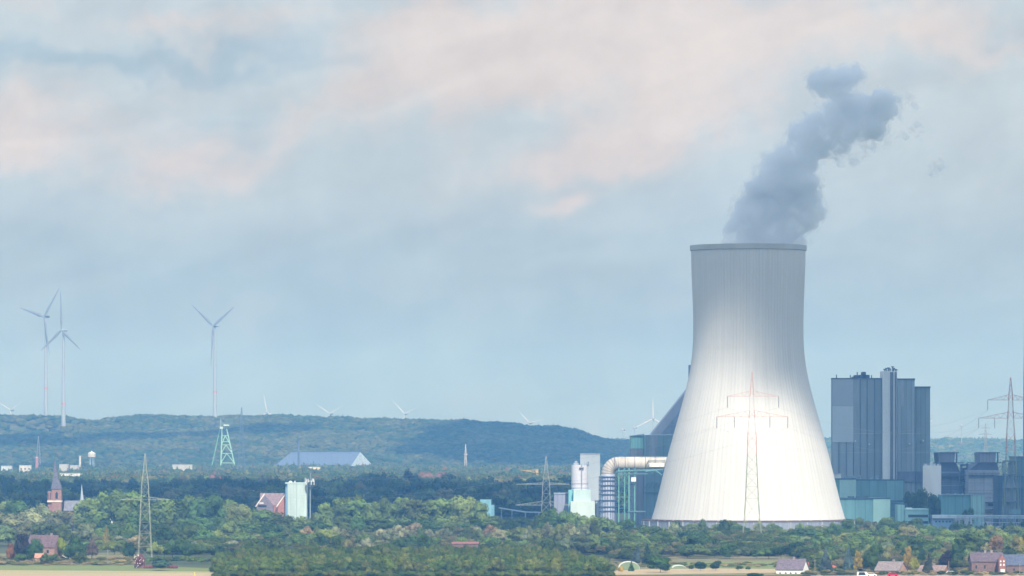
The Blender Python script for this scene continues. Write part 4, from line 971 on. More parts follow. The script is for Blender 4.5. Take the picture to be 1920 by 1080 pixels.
MB().tube((X(1160, D), D - 5.5, Z(889, D)), (X(1215, D), D - 5.5, Z(888, D)), .35, 4).build('girder', gm, sf)
MB().path([(X(1210, D), D - 6, Z(884, D)), (X(1228, D), D - 6, Z(882, D)), (X(1242, D), D - 6, Z(892, D))], .5, 6).build('pipe', gm, sf)
MB().tube((X(1176, D), D - 6, Z(958.5, D)), (X(1210, D), D - 6, Z(958.5, D)), .4, 4).build('girder', gm, sf)
for px in (1163, 1190, 1221): MB().tube((X(px, D), D - 5.5, Z(889, D)), (X(px + 8, D), D - 5.5, Z(879, D)), .3, 4).build('strut', gm, sf)
MB().pbox(D - 8, 1183.5, 1192.5, 895, 903, 2.5).build('cabinet', paint(232, 236, 240), sf)
# silo group
D = 2810.
sl = thing('lime_silo', 'white cylindrical silo on a stepped turquoise white base left of the scrubber', 'silo', (X(1087, D), D, 0))
R0 = 15.8 * K * D
MB().lathe(X(1087, D), D, [(R0, Z(919, D)), (R0, Z(872, D))], 36).build('tank', paint(206, 208, 220, .5, .05, .2), sl, True)
m = MB()
for yy in (906.5, 914.5): m.lathe(X(1087, D), D, [(R0 + .02, Z(yy + .5, D)), (R0 + .25, Z(yy + .5, D)), (R0 + .25, Z(yy, D)), (R0 + .02, Z(yy, D))], 36)
m.build('hoops', paint(130, 140, 160), sl)
m = MB(); m.tube((X(1090.5, D), D - R0 - .7, 5), (X(1090.5, D), D - R0 - .7, Z(870, D)), .4, 4); m.pbox(D - R0 - 1.6, 1086.5, 1095, 876, 877.5, 1.5)
m.build('ladder', paint(150, 158, 172), sl)
m = MB(); m.lathe(X(1080, D), D, [(1, Z(872, D)), (1, Z(866, D)), (.3, Z(864, D))], 10); m.pbox(D - 2, 1075, 1085, 868.5, 872, 3)
for px in (1077, 1096, 1100, 1102): m.tube((X(px, D), D - 2, Z(872, D)), (X(px, D), D - 2, Z(867, D)), .25, 5)
m.pbox(D - 3, 1091, 1104, 869.5, 871, 4); m.build('roof_gear', paint(150, 160, 176), sl)
MB().box(X(1066, D), X(1074.8, D), D - 2, D + 8, 0, Z(918.5, D)).build('side_bay', paint(120, 186, 194), sl)
MB().box(X(1075, D), X(1107, D), D - 7.5, D + 8, Z(941, D), Z(918, D)).build('upper_base', paint(184, 208, 210, .7, .05), sl)
MB().box(X(1069.5, D), X(1115, D), D - 10, D + 8.2, 0, Z(939.5, D)).build('lower_base', paint(196, 214, 214, .7, .05), sl)
wt = thing('white_slab_tower', 'plain pale grey slab building behind the white stepped silo', 'building', (X(1106, D + 20), D + 20, 0))
D2 = D + 16
MB().box(X(1088, D2), X(1125, D2), D2, D2 + 16, 0, Z(851, D2)).build('walls', paint(172, 184, 194, .65, .05, .1), wt)
MB().pbox(D2 - .3, 1087.7, 1125.3, 850, 851.4, 16.6).build('parapet', paint(150, 158, 170), wt)
MB().pbox(D2 - .6, 1102, 1104, 866, 872, .6).build('bracket', paint(80, 92, 108), wt)
gb = thing('grey_shed', 'low grey violet shed left of the white stepped silo', 'building', (X(1054, D2), D2, 0))
MB().box(X(1039, D2), X(1066, D2), D2, D2 + 18, 0, Z(926, D2)).build('walls', cladding(146, 152, 176, 3, .2, .05), gb); MB().pbox(D2 - .5, 1038.5, 1066, 924.5, 926, 19).build('roof', paint(150, 170, 196), gb)
gc = thing('white_gantry', 'small white framed gantry between silo base and scrubber', 'gantry', (X(1121, D), D - 3, 0))
m = MB(); m.tube((X(1116, D), D - 3, 0), (X(1116, D), D - 3, Z(940, D)), .35, 4); m.pbox(D - 4, 1115, 1126, 938.5, 940.5, 2); m.build('frame', paint(110, 124, 150), gc)
MB().pbox(D - 3.8, 1118.5, 1124.5, 943.5, 968, 1.5).build('panel', paint(226, 236, 240), gc)
cv = thing('conveyor_bridge', 'thin inclined conveyor bridge over the dark ground left of the middle pylon', 'conveyor', (X(960, 2820), 2820, 0))
D = 2830.
m = MB(); m.tube((X(935, D), D, Z(952, D)), (X(985, D), D, Z(960, D)), .5, 4); m.tube((X(985, D), D, Z(960, D)), (X(1040, D), D, Z(961, D)), .4, 4); m.build('bridge', paint(92, 116, 142), cv)
m = MB()
for px, yy in ((940, 953), (960, 956), (985, 960), (1010, 961)): m.tube((X(px, D), D, 0), (X(px, D), D, Z(yy, D)), .25, 4)
m.build('legs', paint(90, 120, 150), cv)
tb = thing('small_turquoise_block', 'small turquoise box building peeping out right of the poplars', 'building', (X(915, 2860), 2860, 0))
D = 2860.
MB().box(X(900, D), X(921, D), D, D + 12, 0, Z(937, D)).build('upper_block', paint(120, 168, 186), tb); MB().box(X(900, D), X(927, D), D + .4, D + 11.6, 0, Z(947, D)).build('lower_block', paint(110, 158, 180), tb)
cr = thing('yellow_crane', 'yellow mobile crane boom standing beyond the dark wood left of the middle pylon', 'crane', (X(1004, 4700), 4700, 0))
D = 4700.
m = MB(); m.tube((X(977, D), D, Z(881, D)), (X(1010, D), D, Z(887, D)), .45, 4); m.tube((X(985, D), D, Z(882.5, D)), (X(1010, D), D, Z(880.5, D)), .35, 4); m.build('boom', paint(190, 160, 104), cr)
MB().pbox(D, 1004, 1009.5, 881, 886, 4).build('cab', paint(190, 166, 116), cr); MB().box(X(1006, D), X(1009, D), D, D + 2, 0, Z(888, D)).build('mast', paint(226, 200, 140), cr)

# ================================================================== PYLONS
def pylon(name, label, px, D, body, arms, cols, leg=.32, brace=.15, ins=0, group='electricity pylons', yaw=0, peak=True, base_y=None):
    """body: [(py, halfwidth px)...] bottom to top; arms: (py, left px, right px, rise px)"""
    cx = X(px, D); o = thing(name, label, 'pylon', (cx, D, 0), group); s = K * D
    lv = [(0. if i == 0 else Z(a, D), b * s) for i, (a, b, *_) in enumerate(body)]
    segs = {}
    c_, s_ = math.cos(yaw), math.sin(yaw)
    def corner(k, h, z):
        a, b = [(-h, -h), (h, -h), (h, h), (-h, h)][k]; return (cx + a * c_ - b * s_, D + a * s_ + b * c_, z)
    for (z0, h0), (z1, h1), ent in zip(lv[:-1], lv[1:], body[1:]):
        cn = ent[2] if len(ent) > 2 else 0; m = segs.setdefault(cn, MB())
        n = max(1, int(round((z1 - z0) / max(3.2, 1.25 * (h0 + h1)))))
        for j in range(n):
            t0, t1 = j / n, (j + 1) / n; a0, a1 = z0 + (z1 - z0) * t0, z0 + (z1 - z0) * t1; b0, b1 = h0 + (h1 - h0) * t0, h0 + (h1 - h0) * t1
            for k in range(4):
                m.tube(corner(k, b0, a0), corner(k, b1, a1), leg, 4)
                k2 = (k + 1) % 4; m.tube(corner(k, b0, a0), corner(k2, b1, a1), brace, 4); m.tube(corner(k2, b0, a0), corner(k, b1, a1), brace, 4)
                m.tube(corner(k, b1, a1), corner(k2, b1, a1), brace, 4)
    for i, (cn, m) in enumerate(sorted(segs.items())): m.build('lattice_body', cols[cn], o)
    tips = []
    for a in arms:
        py, l, r, rise = a[:4]; cn = a[4] if len(a) > 4 else 0; m = MB(); z = Z(py, D); zr = Z(py - rise, D)
        w = float(np.interp(z, [q[0] for q in lv], [q[1] for q in lv]))
        for sg, ext in ((-1, l * s), (1, r * s)):
            tip = (cx + sg * ext * c_, D + sg * ext * s_, z)
            for e in (-w, w):
                st_ = (cx + sg * w * c_ - e * s_, D + sg * w * s_ + e * c_)
                m.tube((*st_, z), tip, leg * .8, 4); m.tube((*st_, zr), tip, leg * .7, 4)
                nn = 4
                for q in range(nn):
                    f0, f1 = q / nn, (q + .5) / nn; P0 = Vector((*st_, z)).lerp(Vector(tip), f0); P1 = Vector((*st_, zr)).lerp(Vector(tip), f1); P2 = Vector((*st_, z)).lerp(Vector(tip), (q + 1) / nn)
                    m.tube(P0, P1, brace, 4); m.tube(P1, P2, brace, 4)
            tips.append(tip)
            if ins:
                for f in ((1.,) if (l < 55) else (1., .5)):
                    p = (cx + sg * ext * f * c_, D + sg * ext * f * s_, z)
                    MB().tube(p, (p[0], p[1], z - ins), .16, 6).build('insulator', paint(120, 120, 125), o)
        m.build('crossarm', cols[cn], o)
    return o, tips
RED = paint(198, 152, 144, .6, .1); GRN = paint(138, 148, 118, .6, .12); GRY = paint(140, 148, 150, .6, .1); YEL = paint(172, 176, 158, .6, .1); BLU = paint(86, 108, 130, .6, .1); WHT = paint(205, 200, 195, .6, .1)
p1, tips1 = pylon('lattice_pylon', 'very tall pylon with red crossarms standing before the cooling tower', 1410, 2535., [(1015, 19), (975, 14.5), (935, 12, 0), (890, 10, 0), (853, 8.6, 0), (811, 7.6, 1), (784, 5.4, 2), (771, 4.6, 1), (742, 3.4, 2), (731, 3, 1), (697, .5, 1)],
            [(781.5, 66, 67, 12, 1), (743, 46, 50, 10, 1)], [GRN, RED, WHT], .16, .055, 6.)
p2, tips2 = pylon('lattice_pylon', 'very tall pylon with red crossarms at the right edge before the chimney', 1895, 2800., [(992, 18), (940, 13.5), (895, 10.5), (851, 8.5), (813, 7.3, 1), (784, 5.4, 2), (771, 4.8, 1), (750, 3.6, 2), (738, 3.2, 1), (708, .5, 1)],
            [(784, 60, 60, 11, 1), (750, 43, 43, 10, 1)], [GRN, RED, WHT], .19, .07, 6.)
pylon('lattice_pylon', 'slender greenish lattice pylon in the left foreground beside the ivy covered hut', 272, 2150., [(1050, 13), (1000, 10.5), (937, 7.5), (905, 6), (885, 3.5), (850, .5)], [(937, 48, 48, 5)], [YEL], .09, .032)
pylon('lattice_pylon', 'pale lattice pylon in the middle with two long low crossarms', 1024, 2600., [(1010, 10.5), (960, 8.5), (908, 6.5), (885, 3.5), (855, .4)], [(947, 58, 46, 7), (908, 56, 44, 3)], [GRY], .2, .08)
pylon('lattice_pylon', 'dark lattice pylon with three crossarms right of the green headframe', 453, 6000., [(915, 8), (870, 6), (843, 4.6), (816, 3.4), (786, 2), (764, .4)], [(843, 22, 24, 2), (816, 19, 21, 2), (786, 15, 15, 2)], [BLU], .42, .22)
pylon('lattice_pylon', 'small pale pylon far away above the left edge of the town', 72, 6800., [(900, 5), (865, 3.5), (840, 2.2), (818, .4)], [(852, 5, 5, 2), (840, 4, 4, 2)], [WHT], .4, .2)
pylon('lattice_pylon', 'tiny faint pylon before the wooded hill in the middle', 873, 7000., [(893, 3), (865, 2), (850, 1.2), (833, .3)], [(852, 4, 4, 1)], [WHT], .35, .2)
pylon('lattice_pylon', 'faint grey pylon far behind the filter buildings', 1848, 5200., [(930, 5), (880, 3.6), (840, 2.4), (818, 1.6), (794, .4)], [(815, 14, 12, 3), (803, 10, 9, 3)], [GRY], .25, .12)
def cable(a, b, sag, label, r=.035):
    pts = [tuple(Vector(a).lerp(Vector(b), t) - Vector((0, 0, sag * 4 * t * (1 - t)))) for t in np.linspace(0, 1, 14)]
    o = MB().path(pts, r, 4).build('power_cable', paint(140, 146, 154)); tag(o, label, 'power cable', 'cables slung between the tall pylons')
SIDE = ['outer left low', 'outer right low', 'outer left high', 'outer right high']
for i, t in enumerate(tips1):
    a = (t[0], t[1], t[2] - 6)
    cable(a, (tips2[i][0], tips2[i][1], tips2[i][2] - 6), 14, f'{SIDE[i]} power cable sagging between the two very tall pylons')
    cable(a, (t[0] - 330, t[1] + 330, t[2] - 40), 20, f'{SIDE[i]} power cable running left from the pylon before the cooling tower')
for t, nm in ((tips2[0], 'low'), (tips2[2], 'high')): cable((t[0], t[1], t[2] - 6), (X(1560, 3400), 3400, 40), 12, f'{nm} power cable running back behind the plant from the right pylon')

# ================================================================== WIND TURBINES
def turbine(label, hub, base, D, angs, R, yaw=50, band=None, tw=(3.6, 1.6), blade_w=1., group='wind turbines on the hill'):
    s = K * D; hx, hz = X(hub[0], D), Z(hub[1], D); bz = Z(base, D)
    o = thing('wind_turbine', label, 'wind turbine', (hx, D, bz), group)
    wm = paint(158, 170, 186, .5, .04)
    MB().lathe(hx, D, [(tw[0], bz), (tw[1], hz)], 20).build('mast', wm, o, True)
    if band:
        z0 = Z(band, D); r_ = float(np.interp(z0, [bz, hz], tw)) + .12; MB().lathe(hx, D, [(r_, z0 - 1.8), (r_, z0 + 1.8)], 20).build('red_band', paint(190, 140, 148), o, True)
    ya = math.radians(yaw); n = Vector((-math.sin(ya), -math.cos(ya), 0)); t = Vector((math.cos(ya), -math.sin(ya), 0)); c = Vector((hx, D, hz))
    m = MB(); m.tube(c - n * 6.5, c + n * 2.2, 2.0, 12, 1.9); m.tube(c - n * 4.5 + Vector((0, 0, 1.9)), c - n * 3.5 + Vector((0, 0, 3.3)), .3, 6); m.build('nacelle', paint(150, 158, 172), o, True)
    hc = c + n * 4.; MB().tube(c + n * 2.3, hc + n * 1.4, 1.9, 12, .6).build('hub', paint(160, 166, 178), o, True)
    for a in angs:
        a = math.radians(a); d = t * math.sin(a) + Vector((0, 0, 1)) * math.cos(a); e = d.cross(n); m = MB(); prev = None
        for f, w in ((.0, 1.0), (.06, 1.1), (.2, 2.1), (.5, 1.45), (.8, .85), (1., .25)):
            p = hc + d * (R * s * f) + n * (R * s * .03 * f * f); th = .32 * w; w = w * blade_w
            ring = [p + e * w, p + n * th, p - e * w, p - n * th]
            if prev: m.add(prev + ring, [(i, (i + 1) % 4, (i + 1) % 4 + 4, i + 4) for i in range(4)])
            prev = ring
        m.add(prev, [(0, 1, 2, 3)]); m.build('blade', paint(150, 158, 172) if band else paint(205, 208, 212), o)
    return o
turbine('grey wind turbine with red banded mast, leftmost of the hilltop three', (86, 594), 778, 7860., (44, 164, 284), 75, 48, 728, (3.6, 1.6), 1.5)
turbine('wind turbine standing lowest on the slope, blade pointing straight up', (119, 619), 799, 7640., (0, 120, 240), 75, 50, 757, (3.6, 1.6), 1.5)
turbine('lone grey wind turbine above the green headframe', (403, 611), 783, 7860., (63, 183, 303), 75, 49, 735, (3.6, 1.6), 1.5)
FT = [((22, 769), 800, (-62, 58, 180), 34, 'distant white turbine, only two blades above the hill at the far left'), ((502, 773), 800, (-10, 110, 230), 38, 'distant white turbine with one blade showing left of the long roof'),
      ((620, 776), 800, (-58, 62, 180), 37, 'distant white turbine showing two blades spread in a wide V'), ((760, 776), 800, (-45, 67, 190), 38, 'distant white turbine with crooked V of blades above the shed'),
      ((994, 793), 815, (-45, 78, 195), 34, 'distant white turbine at the sinking right end of the hill')]
for h, b, an, R_, lb in FT: turbine(lb, h, b, 9300., an, R_, 28, None, (2.0, 1.1), .5, 'distant wind turbines behind the hill')
turbine('white distant turbine beside the big sloping roof left of the cooling tower', (1225, 785), 830, 8700., (0, 118, 243), 39, 12, None, (1.9, 1.1), .6, 'distant wind turbines behind the hill')
for px, hy, an, lb in ((1742, 785, (0, 120, 240), 'faint turbine just right of the boiler house'), (1803, 798, (5, 110, 235), 'faint turbine left of the faint grey pylon'), (1168, 806, (0, 120, 240), 'faint thin turbine right of the hill end'), (1190, 802, (0, 120, 240), 'faint thin turbine just left of the panelled annex')):
    turbine(lb, (px, hy), 830, 9250., an, 14, 30, None, (.8, .5), .25, 'faint turbines on the horizon')

# ================================================================== TOWN AND CHURCH
D = 3000.
cu = thing('church', 'brick church with a slender dark spire among trees at the left', 'church', (X(102, D), D, 0)); s = K * D
BR = brick(164, 118, 110)
MB().box(X(97, D), X(115, D), D, D + 6, 0, Z(917, D)).build('tower', BR, cu)
MB().box(X(89, D), X(97.2, D), D + 1.5, D + 5.5, 0, Z(921, D)).build('stair_turret', brick(168, 116, 112), cu)
MB().pbox(D - .4, 88.5, 115.4, 938.5, 941.5, 7).build('cornice', paint(225, 212, 200), cu)
tc = (X(106, D), D + 3); ap = (X(102, D), D + 3, Z(862, D))
def spire(m, c, hw, z0, apex, n=8):
    ring = [(c[0] + hw * math.cos(2 * math.pi * (i + .5) / n), c[1] + hw * math.sin(2 * math.pi * (i + .5) / n), z0) for i in range(n)]
    m.add(ring + [apex], [(i, (i + 1) % n, n) for i in range(n)] + [tuple(range(n - 1, -1, -1))]); return m
sp = MB(); z9 = Z(917, D)
sp.add([(X(95.5, D), D - .5, z9), (X(116, D), D - .5, z9), (X(116, D), D + 6.5, z9), (X(95.5, D), D + 6.5, z9), (X(99, D), D + 1, Z(897, D)), (X(109, D), D + 1, Z(897, D)), (X(109, D), D + 5, Z(897, D)), (X(99, D), D + 5, Z(897, D)), (X(101.7, D), D + 3, Z(860, D))],
       [(0, 1, 5, 4), (1, 2, 6, 5), (2, 3, 7, 6), (3, 0, 4, 7), (4, 5, 8), (5, 6, 8), (6, 7, 8), (7, 4, 8), (3, 2, 1, 0)])
sp.build('spire', tiles(104, 104, 120), cu)
m = MB(); m.tube((X(101.7, D), D + 3, Z(861, D)), (X(101.7, D), D + 3, Z(853, D)), .18, 5); m.tube((X(100.5, D), D + 3, Z(856, D)), (X(103, D), D + 3, Z(856, D)), .15, 5); m.build('cross', paint(90, 130, 120), cu)
ww = MB(); xa, xb = X(104, D), X(108.5, D); za, zb2 = Z(935, D), Z(925, D); xm = (xa + xb) / 2
ww.prism([(xa, za), (xb, za), (xb, zb2), (xm, Z(921.5, D)), (xa, zb2)], D - .12, D + .1); ww.build('window', glass(), cu)
for px in (91, 94): MB().pbox(D + 1.3, px, px + 1.2, 924, 936, .3).build('window', glass(), cu)
m = MB(); zr, ze = Z(939, D), Z(958, D)
m.xprism([(D + 4, ze), (D + 16, ze), (D + 10, zr)], X(118, D), X(168, D)); m.build('nave_roof', tiles(126, 128, 142), cu)
MB().box(X(118.3, D), X(167.7, D), D + 5, D + 15, 0, ze).build('nave_wall', brick(170, 122, 110), cu)
m = MB(); spire(m, (X(151, D), D + 10), 1.3, Z(941, D), (X(150.5, D), D + 10, Z(907, D))); m.build('ridge_turret', paint(176, 190, 206), cu)
D = 2950.
tt = thing('turquoise_tower', 'square pale turquoise clad tower building above the treetops', 'building', (X(556, D), D, 0))
MB().box(X(539, D), X(575, D), D, D + 13, 0, Z(906.5, D)).build('walls', cladding(184, 204, 204, 7.2, .2, .05), tt)
MB().box(X(535, D), X(538.9, D), D + 2, D + 12, 0, Z(905.5, D)).build('shaded_side', paint(126, 158, 190), tt)  # narrow left face of the tower, its shade painted as a darker blue
m = MB(); m.pbox(D - .3, 534.5, 575.5, 904.8, 906.8, 13.6); m.build('parapet', paint(190, 214, 214), tt)
m = MB(); m.lathe(X(544, D), D + 5, [(1.3, Z(905, D)), (1.1, Z(903, D)), (.2, Z(901.5, D))], 10); m.pbox(D + 4, 552, 554, 901.5, 905, 2); m.tube((X(572, D), D + 2, Z(905, D)), (X(572, D), D + 2, Z(896, D)), .25, 5); m.build('roof_gear', paint(210, 216, 220), tt)
am = thing('antenna_mast', 'mobile phone mast with a crown of white antennas beside the turquoise tower', 'antenna mast', (X(582, D), D - 3, 0))
MB().tube((X(582, D), D - 3, 0), (X(582, D), D - 3, Z(887, D)), .45, 8, .2).build('pole', paint(150, 164, 176), am)
m = MB()
for zz in (Z(911.5, D), Z(903, D)): m.lathe(X(582, D), D - 3, [(.5, zz - .25), (2.6, zz - .25), (2.6, zz), (.5, zz)], 16)
m.build('platform', paint(96, 116, 140), am)
for i in range(8):
    a = i * math.pi / 4 + .3; p = (X(582, D) + 2.5 * math.cos(a), D - 3 + 2.5 * math.sin(a))
    MB().box(p[0] - .25, p[0] + .25, p[1] - .25, p[1] + .25, Z(909, D) + (i % 2) * 1.6, Z(901, D) + (i % 2) * 1.2).build('antenna', paint(226, 228, 230), am)
def house(name, label, D, px0, px1, eave, ridge, wallm, roofm, dep=9., base=0., gable='x', chim=(), wins=(), eaveover=.4, group=None, rot=0.):
    """ridge runs along x; gx = pixel shift of the gable apex"""
    o = thing(name, label, 'house', (X((px0 + px1) / 2, D), D, base), group); ze, zr = Z(eave, D), Z(ridge, D); x0, x1 = X(px0, D), X(px1, D)
    MB().xprism([(D, base), (D + dep, base), (D + dep, ze), (D + dep / 2, zr - .12), (D, ze)], x0, x1).build('wall', wallm, o)
    sl = (zr - ze) / (dep / 2); e = eaveover; m = MB()
    m.xprism([(D - e, ze - e * sl + .1), (D + dep / 2, zr + .1), (D + dep + e, ze - e * sl + .1), (D + dep + e, ze - e * sl + .35), (D + dep / 2, zr + .38), (D - e, ze - e * sl + .35)], x0 - e, x1 + e)
    rf = m.build('roof', roofm, o)
    for c in chim: MB().box(X(c, D) - .45, X(c, D) + .45, D + dep / 2 - .45, D + dep / 2 + .45, zr - .4, zr + 1.2).build('chimney', paint(150, 140, 138), rf)
    for (a, b, c, d) in wins: MB().pbox(D - .07, a, b, c, d, .1).build('window', glass(), o)
    o.rotation_euler.z = rot; return o
# gabled brick house left of the turquoise tower: long roof with two cross gables
D = 2960.
gh = house('gabled_house', 'brick house with two steep white edged gables left of the turquoise tower', D, 488, 536, 947, 926, brick(178, 120, 112), tiles(140, 122, 128), 13)
for a, b, c, col in ((480, 492, 521, (104, 118, 160)), (521, 538, 556, (184, 120, 112))):
    pass
m = MB(); m.prism([(X(482, D), 0), (X(513, D), 0), (X(513, D), Z(948, D)), (X(497, D), Z(929, D)), (X(482, D), Z(948, D))], D - 5, D + 6); m.build('west_gable', brick(122, 112, 132), gh)
m = MB(); m.tube((X(480, D), D - 5.3, Z(950, D)), (X(497, D), D - 5.3, Z(925.5, D)), .45, 4); m.tube((X(519, D), D - 3.3, Z(950, D)), (X(536, D), D - 3.3, Z(926, D)), .45, 4); m.build('bargeboards', paint(222, 216, 212), gh)
m = MB(); m.prism([(X(521, D), 0), (X(552, D), 0), (X(552, D), Z(948, D)), (X(537, D), Z(927, D)), (X(521, D), Z(947, D))], D - 3, D + 6); m.build('east_gable', brick(190, 122, 112), gh)
MB().pbox(D - 5.2, 486, 494, 942, 944.5, .3).build('window', paint(220, 220, 220), gh); MB().pbox(D - 5.2, 484, 500, 947, 951, .3).build('window', glass(), gh)
# headframe
D = 7000.; s = K * D
hf = thing('mine_headframe', 'pale green steel mine headframe below the lone wind turbine', 'headframe', (X(420, D), D, 0)); GM = paint(158, 206, 190, .6, .08)
def P(px, py, dy=0): return (X(px, D), D + dy, Z(py, D))
m = MB()
for dy in (-5, 5):
    m.tube(P(413.5, 890, dy), P(416.5, 801, dy), .75, 4); m.tube(P(444, 890, dy), P(425, 804, dy), .7, 4)
    for py in (817, 828, 834, 850, 868):
        t = (890 - py) / 89; m.tube(P(413.5 + 3 * t, py, dy), P(444 - 19 * t, py, dy), .6, 4)
    for a, b in ((868, 850), (850, 834), (834, 817)):
        t, u = (890 - a) / 89, (890 - b) / 89; md = (413.5 + 3 * u + 444 - 19 * u) / 2
        m.tube(P(413.5 + 3 * t, a, dy), P(md, b, dy), .45, 4); m.tube(P(444 - 19 * t, a, dy), P(md, b, dy), .45, 4)
m.build('front_frame', GM, hf)
m = MB()
for dy in (16, 26): m.tube(P(392, 890, dy), P(412.5, 803, 3), .8, 4)
m.tube(P(396, 868, 16), P(396, 868, 26), .5, 4); m.build('rear_struts', paint(132, 190, 150, .6, .08), hf)
m = MB(); m.pbox(D - 6, 412, 418, 800, 804, 12); m.pbox(D - 6, 419, 429, 796, 798.5, 12); m.tube(P(421, 805), P(421, 798), .4, 4); m.tube(P(414, 801), P(414, 784), .3, 4); m.build('head_cabin', paint(190, 214, 214), hf)
# long shed
sh = thing('storage_shed', 'huge blue grey gable roofed storage shed below the hill', 'building', (X(610, D), D, 0))
x0, x1 = X(530, D), X(672, D)
def bigroof():
    m = MB(); A = [(X(508, D), D - 20, Z(880, D)), (X(655, D), D - 20, Z(880, D)), (X(675, D), D + 8, Z(847.5, D)), (X(546, D), D + 8, Z(847.5, D)), (X(704, D), D + 36, Z(880, D)), (X(520, D), D + 36, Z(880, D))]
    m.add(A, [(0, 1, 2, 3), (2, 4, 5, 3), (0, 3, 5)]); return m
bigroof().build('roof', cladding(92, 110, 144, 9, .3, .03), sh)
m = MB(); m.add([(X(655, D), D - 20, 0), (X(704, D), D + 36, 0), (X(704, D), D + 36, Z(880, D)), (X(675, D), D + 8, Z(847.5, D)), (X(655, D), D - 20, Z(880, D))], [(0, 1, 2, 3, 4)]); m.build('gable_wall', cladding(176, 196, 218, 5, .4, .05), sh)
m = MB(); m.add([(X(508, D), D - 19.8, 0), (X(655, D), D - 19.8, 0), (X(655, D), D - 19.8, Z(880, D)), (X(508, D), D - 19.8, Z(880, D))], [(0, 1, 2, 3)]); m.build('front_wall', paint(196, 190, 176), sh)
m = MB(); m.tube((X(545, D), D + 8, Z(846.8, D)), (X(675, D), D + 8, Z(846.8, D)), .8, 4); m.build('ridge_cap', paint(70, 90, 124), sh)
m = MB(); m.add([(X(683, D), D - 20 + 56 * (683 - 655) / 49 - .5, 0), (X(690, D), D - 20 + 56 * (690 - 655) / 49 - .5, 0), (X(690, D), D - 20 + 56 * 35 / 49 - .5, Z(872, D)), (X(683, D), D - 20 + 56 * 28 / 49 - .5, Z(872, D))], [(0, 1, 2, 3)]); m.build('gate', paint(70, 96, 140), sh)
D = 6600.
ms = thing('dark_chimney', 'slim dark chimney before the roof of the huge shed', 'chimney', (X(560, D), D, 0)); MB().lathe(X(560, D), D, [(1.9, 0), (1.2, Z(826, D))], 14).build('stack', paint(92, 104, 132), ms, True); MB().lathe(X(560, D), D, [(1.5, Z(827, D)), (1.5, Z(826, D) + .3)], 14).build('cap', paint(80, 90, 110), ms)
# water tower, small white buildings
D = 6400.
wtw = thing('water_tower', 'small white water tower on legs above the town at left', 'water tower', (X(172, D), D, 0))
MB().lathe(X(172, D), D, [(5, Z(857, D)), (5.3, Z(850, D)), (4, Z(848.5, D)), (1, Z(847, D)), (.4, Z(845, D))], 20).build('tank', paint(205, 208, 206), wtw, True)
m = MB()
for i in range(6): a = i * math.pi / 3; m.tube((X(172, D) + 4 * math.cos(a), D + 4 * math.sin(a), 0), (X(172, D) + 3 * math.cos(a), D + 3 * math.sin(a), Z(857, D)), .4, 5)
m.build('legs', paint(150, 170, 190), wtw)
wc = thing('white_chimney', 'short white chimney left of the water tower', 'chimney', (X(150, D), D, 0)); MB().lathe(X(150, D), D, [(1.6, 0), (1.4, Z(855, D))], 12).build('stack', paint(205, 206, 206), wc, True); MB().lathe(X(150, D), D, [(1.7, Z(856, D)), (1.7, Z(854.6, D))], 12).build('cap', paint(210, 206, 200), wc)
rc = thing('red_silo', 'faded red round silo beside the small pale pylon', 'silo', (X(69, D), D, 0)); MB().lathe(X(69, D), D, [(2.2, 0), (2.2, Z(858, D))], 14).build('tank', paint(168, 122, 128), rc, True); MB().lathe(X(69, D), D, [(2.3, Z(858.2, D)), (.3, Z(856.5, D))], 14).build('lid', paint(220, 170, 160), rc)
D = 5100.
def block(label, D, px0, px1, py0, py1, col, wins=0, dep=12, roofcol=(190, 190, 190)):
    o = thing('town_building', label, 'building', (X((px0 + px1) / 2, D), D, 0), 'white buildings of the distant town')
    MB().box(X(px0, D), X(px1, D), D, D + dep, 0, Z(py0, D)).build('wall', paint(*col), o)
    MB().pbox(D - .4, px0 - .3, px1 + .3, py0 - .8, py0, dep + .8).build('roof', paint(*roofcol), o)
    for i in range(wins): w_ = (px1 - px0) / wins; MB().pbox(D - .12, px0 + w_ * (i + .3), px0 + w_ * (i + .72), (py0 + py1) / 2 - 1, (py0 + py1) / 2 + 1.5, .15).build('window', glass(), o)
    return o
block('bright white flat block right of the church spire', 6000, 111, 128, 871, 890, (180, 184, 188), 0); block('second bright white flat block, right neighbour of the first', 6000, 131, 147, 873, 890, (180, 184, 188), 2)
block('low white block with a row of windows below the two bright ones', 4900, 112, 152, 888, 905, (225, 228, 232), 8); block('small white gabled block left of the church spire', 6000, 36, 58, 873, 885, (205, 205, 205), 3)
block('long white block with a notched top left of the headframe', 6000, 323, 360, 872, 892, (186, 190, 192), 5); block('tiny pale block at the far left edge', 6000, 2, 22, 874, 888, (190, 205, 220), 2)
block('narrow white house among the trees behind the left pylon', 2880, 296, 310, 952, 975, (225, 222, 205), 2, 8); block('white house glimpsed between trees left of the left pylon', 2800, 203, 211, 968, 985, (226, 226, 226), 1, 6)
block('small white block in the far wood below the long shed', 6200, 578, 600, 876, 886, (240, 232, 215), 0)
block('little white hut in the wood right of the antenna mast', 4900, 653, 658, 894, 902, (240, 235, 220), 0)
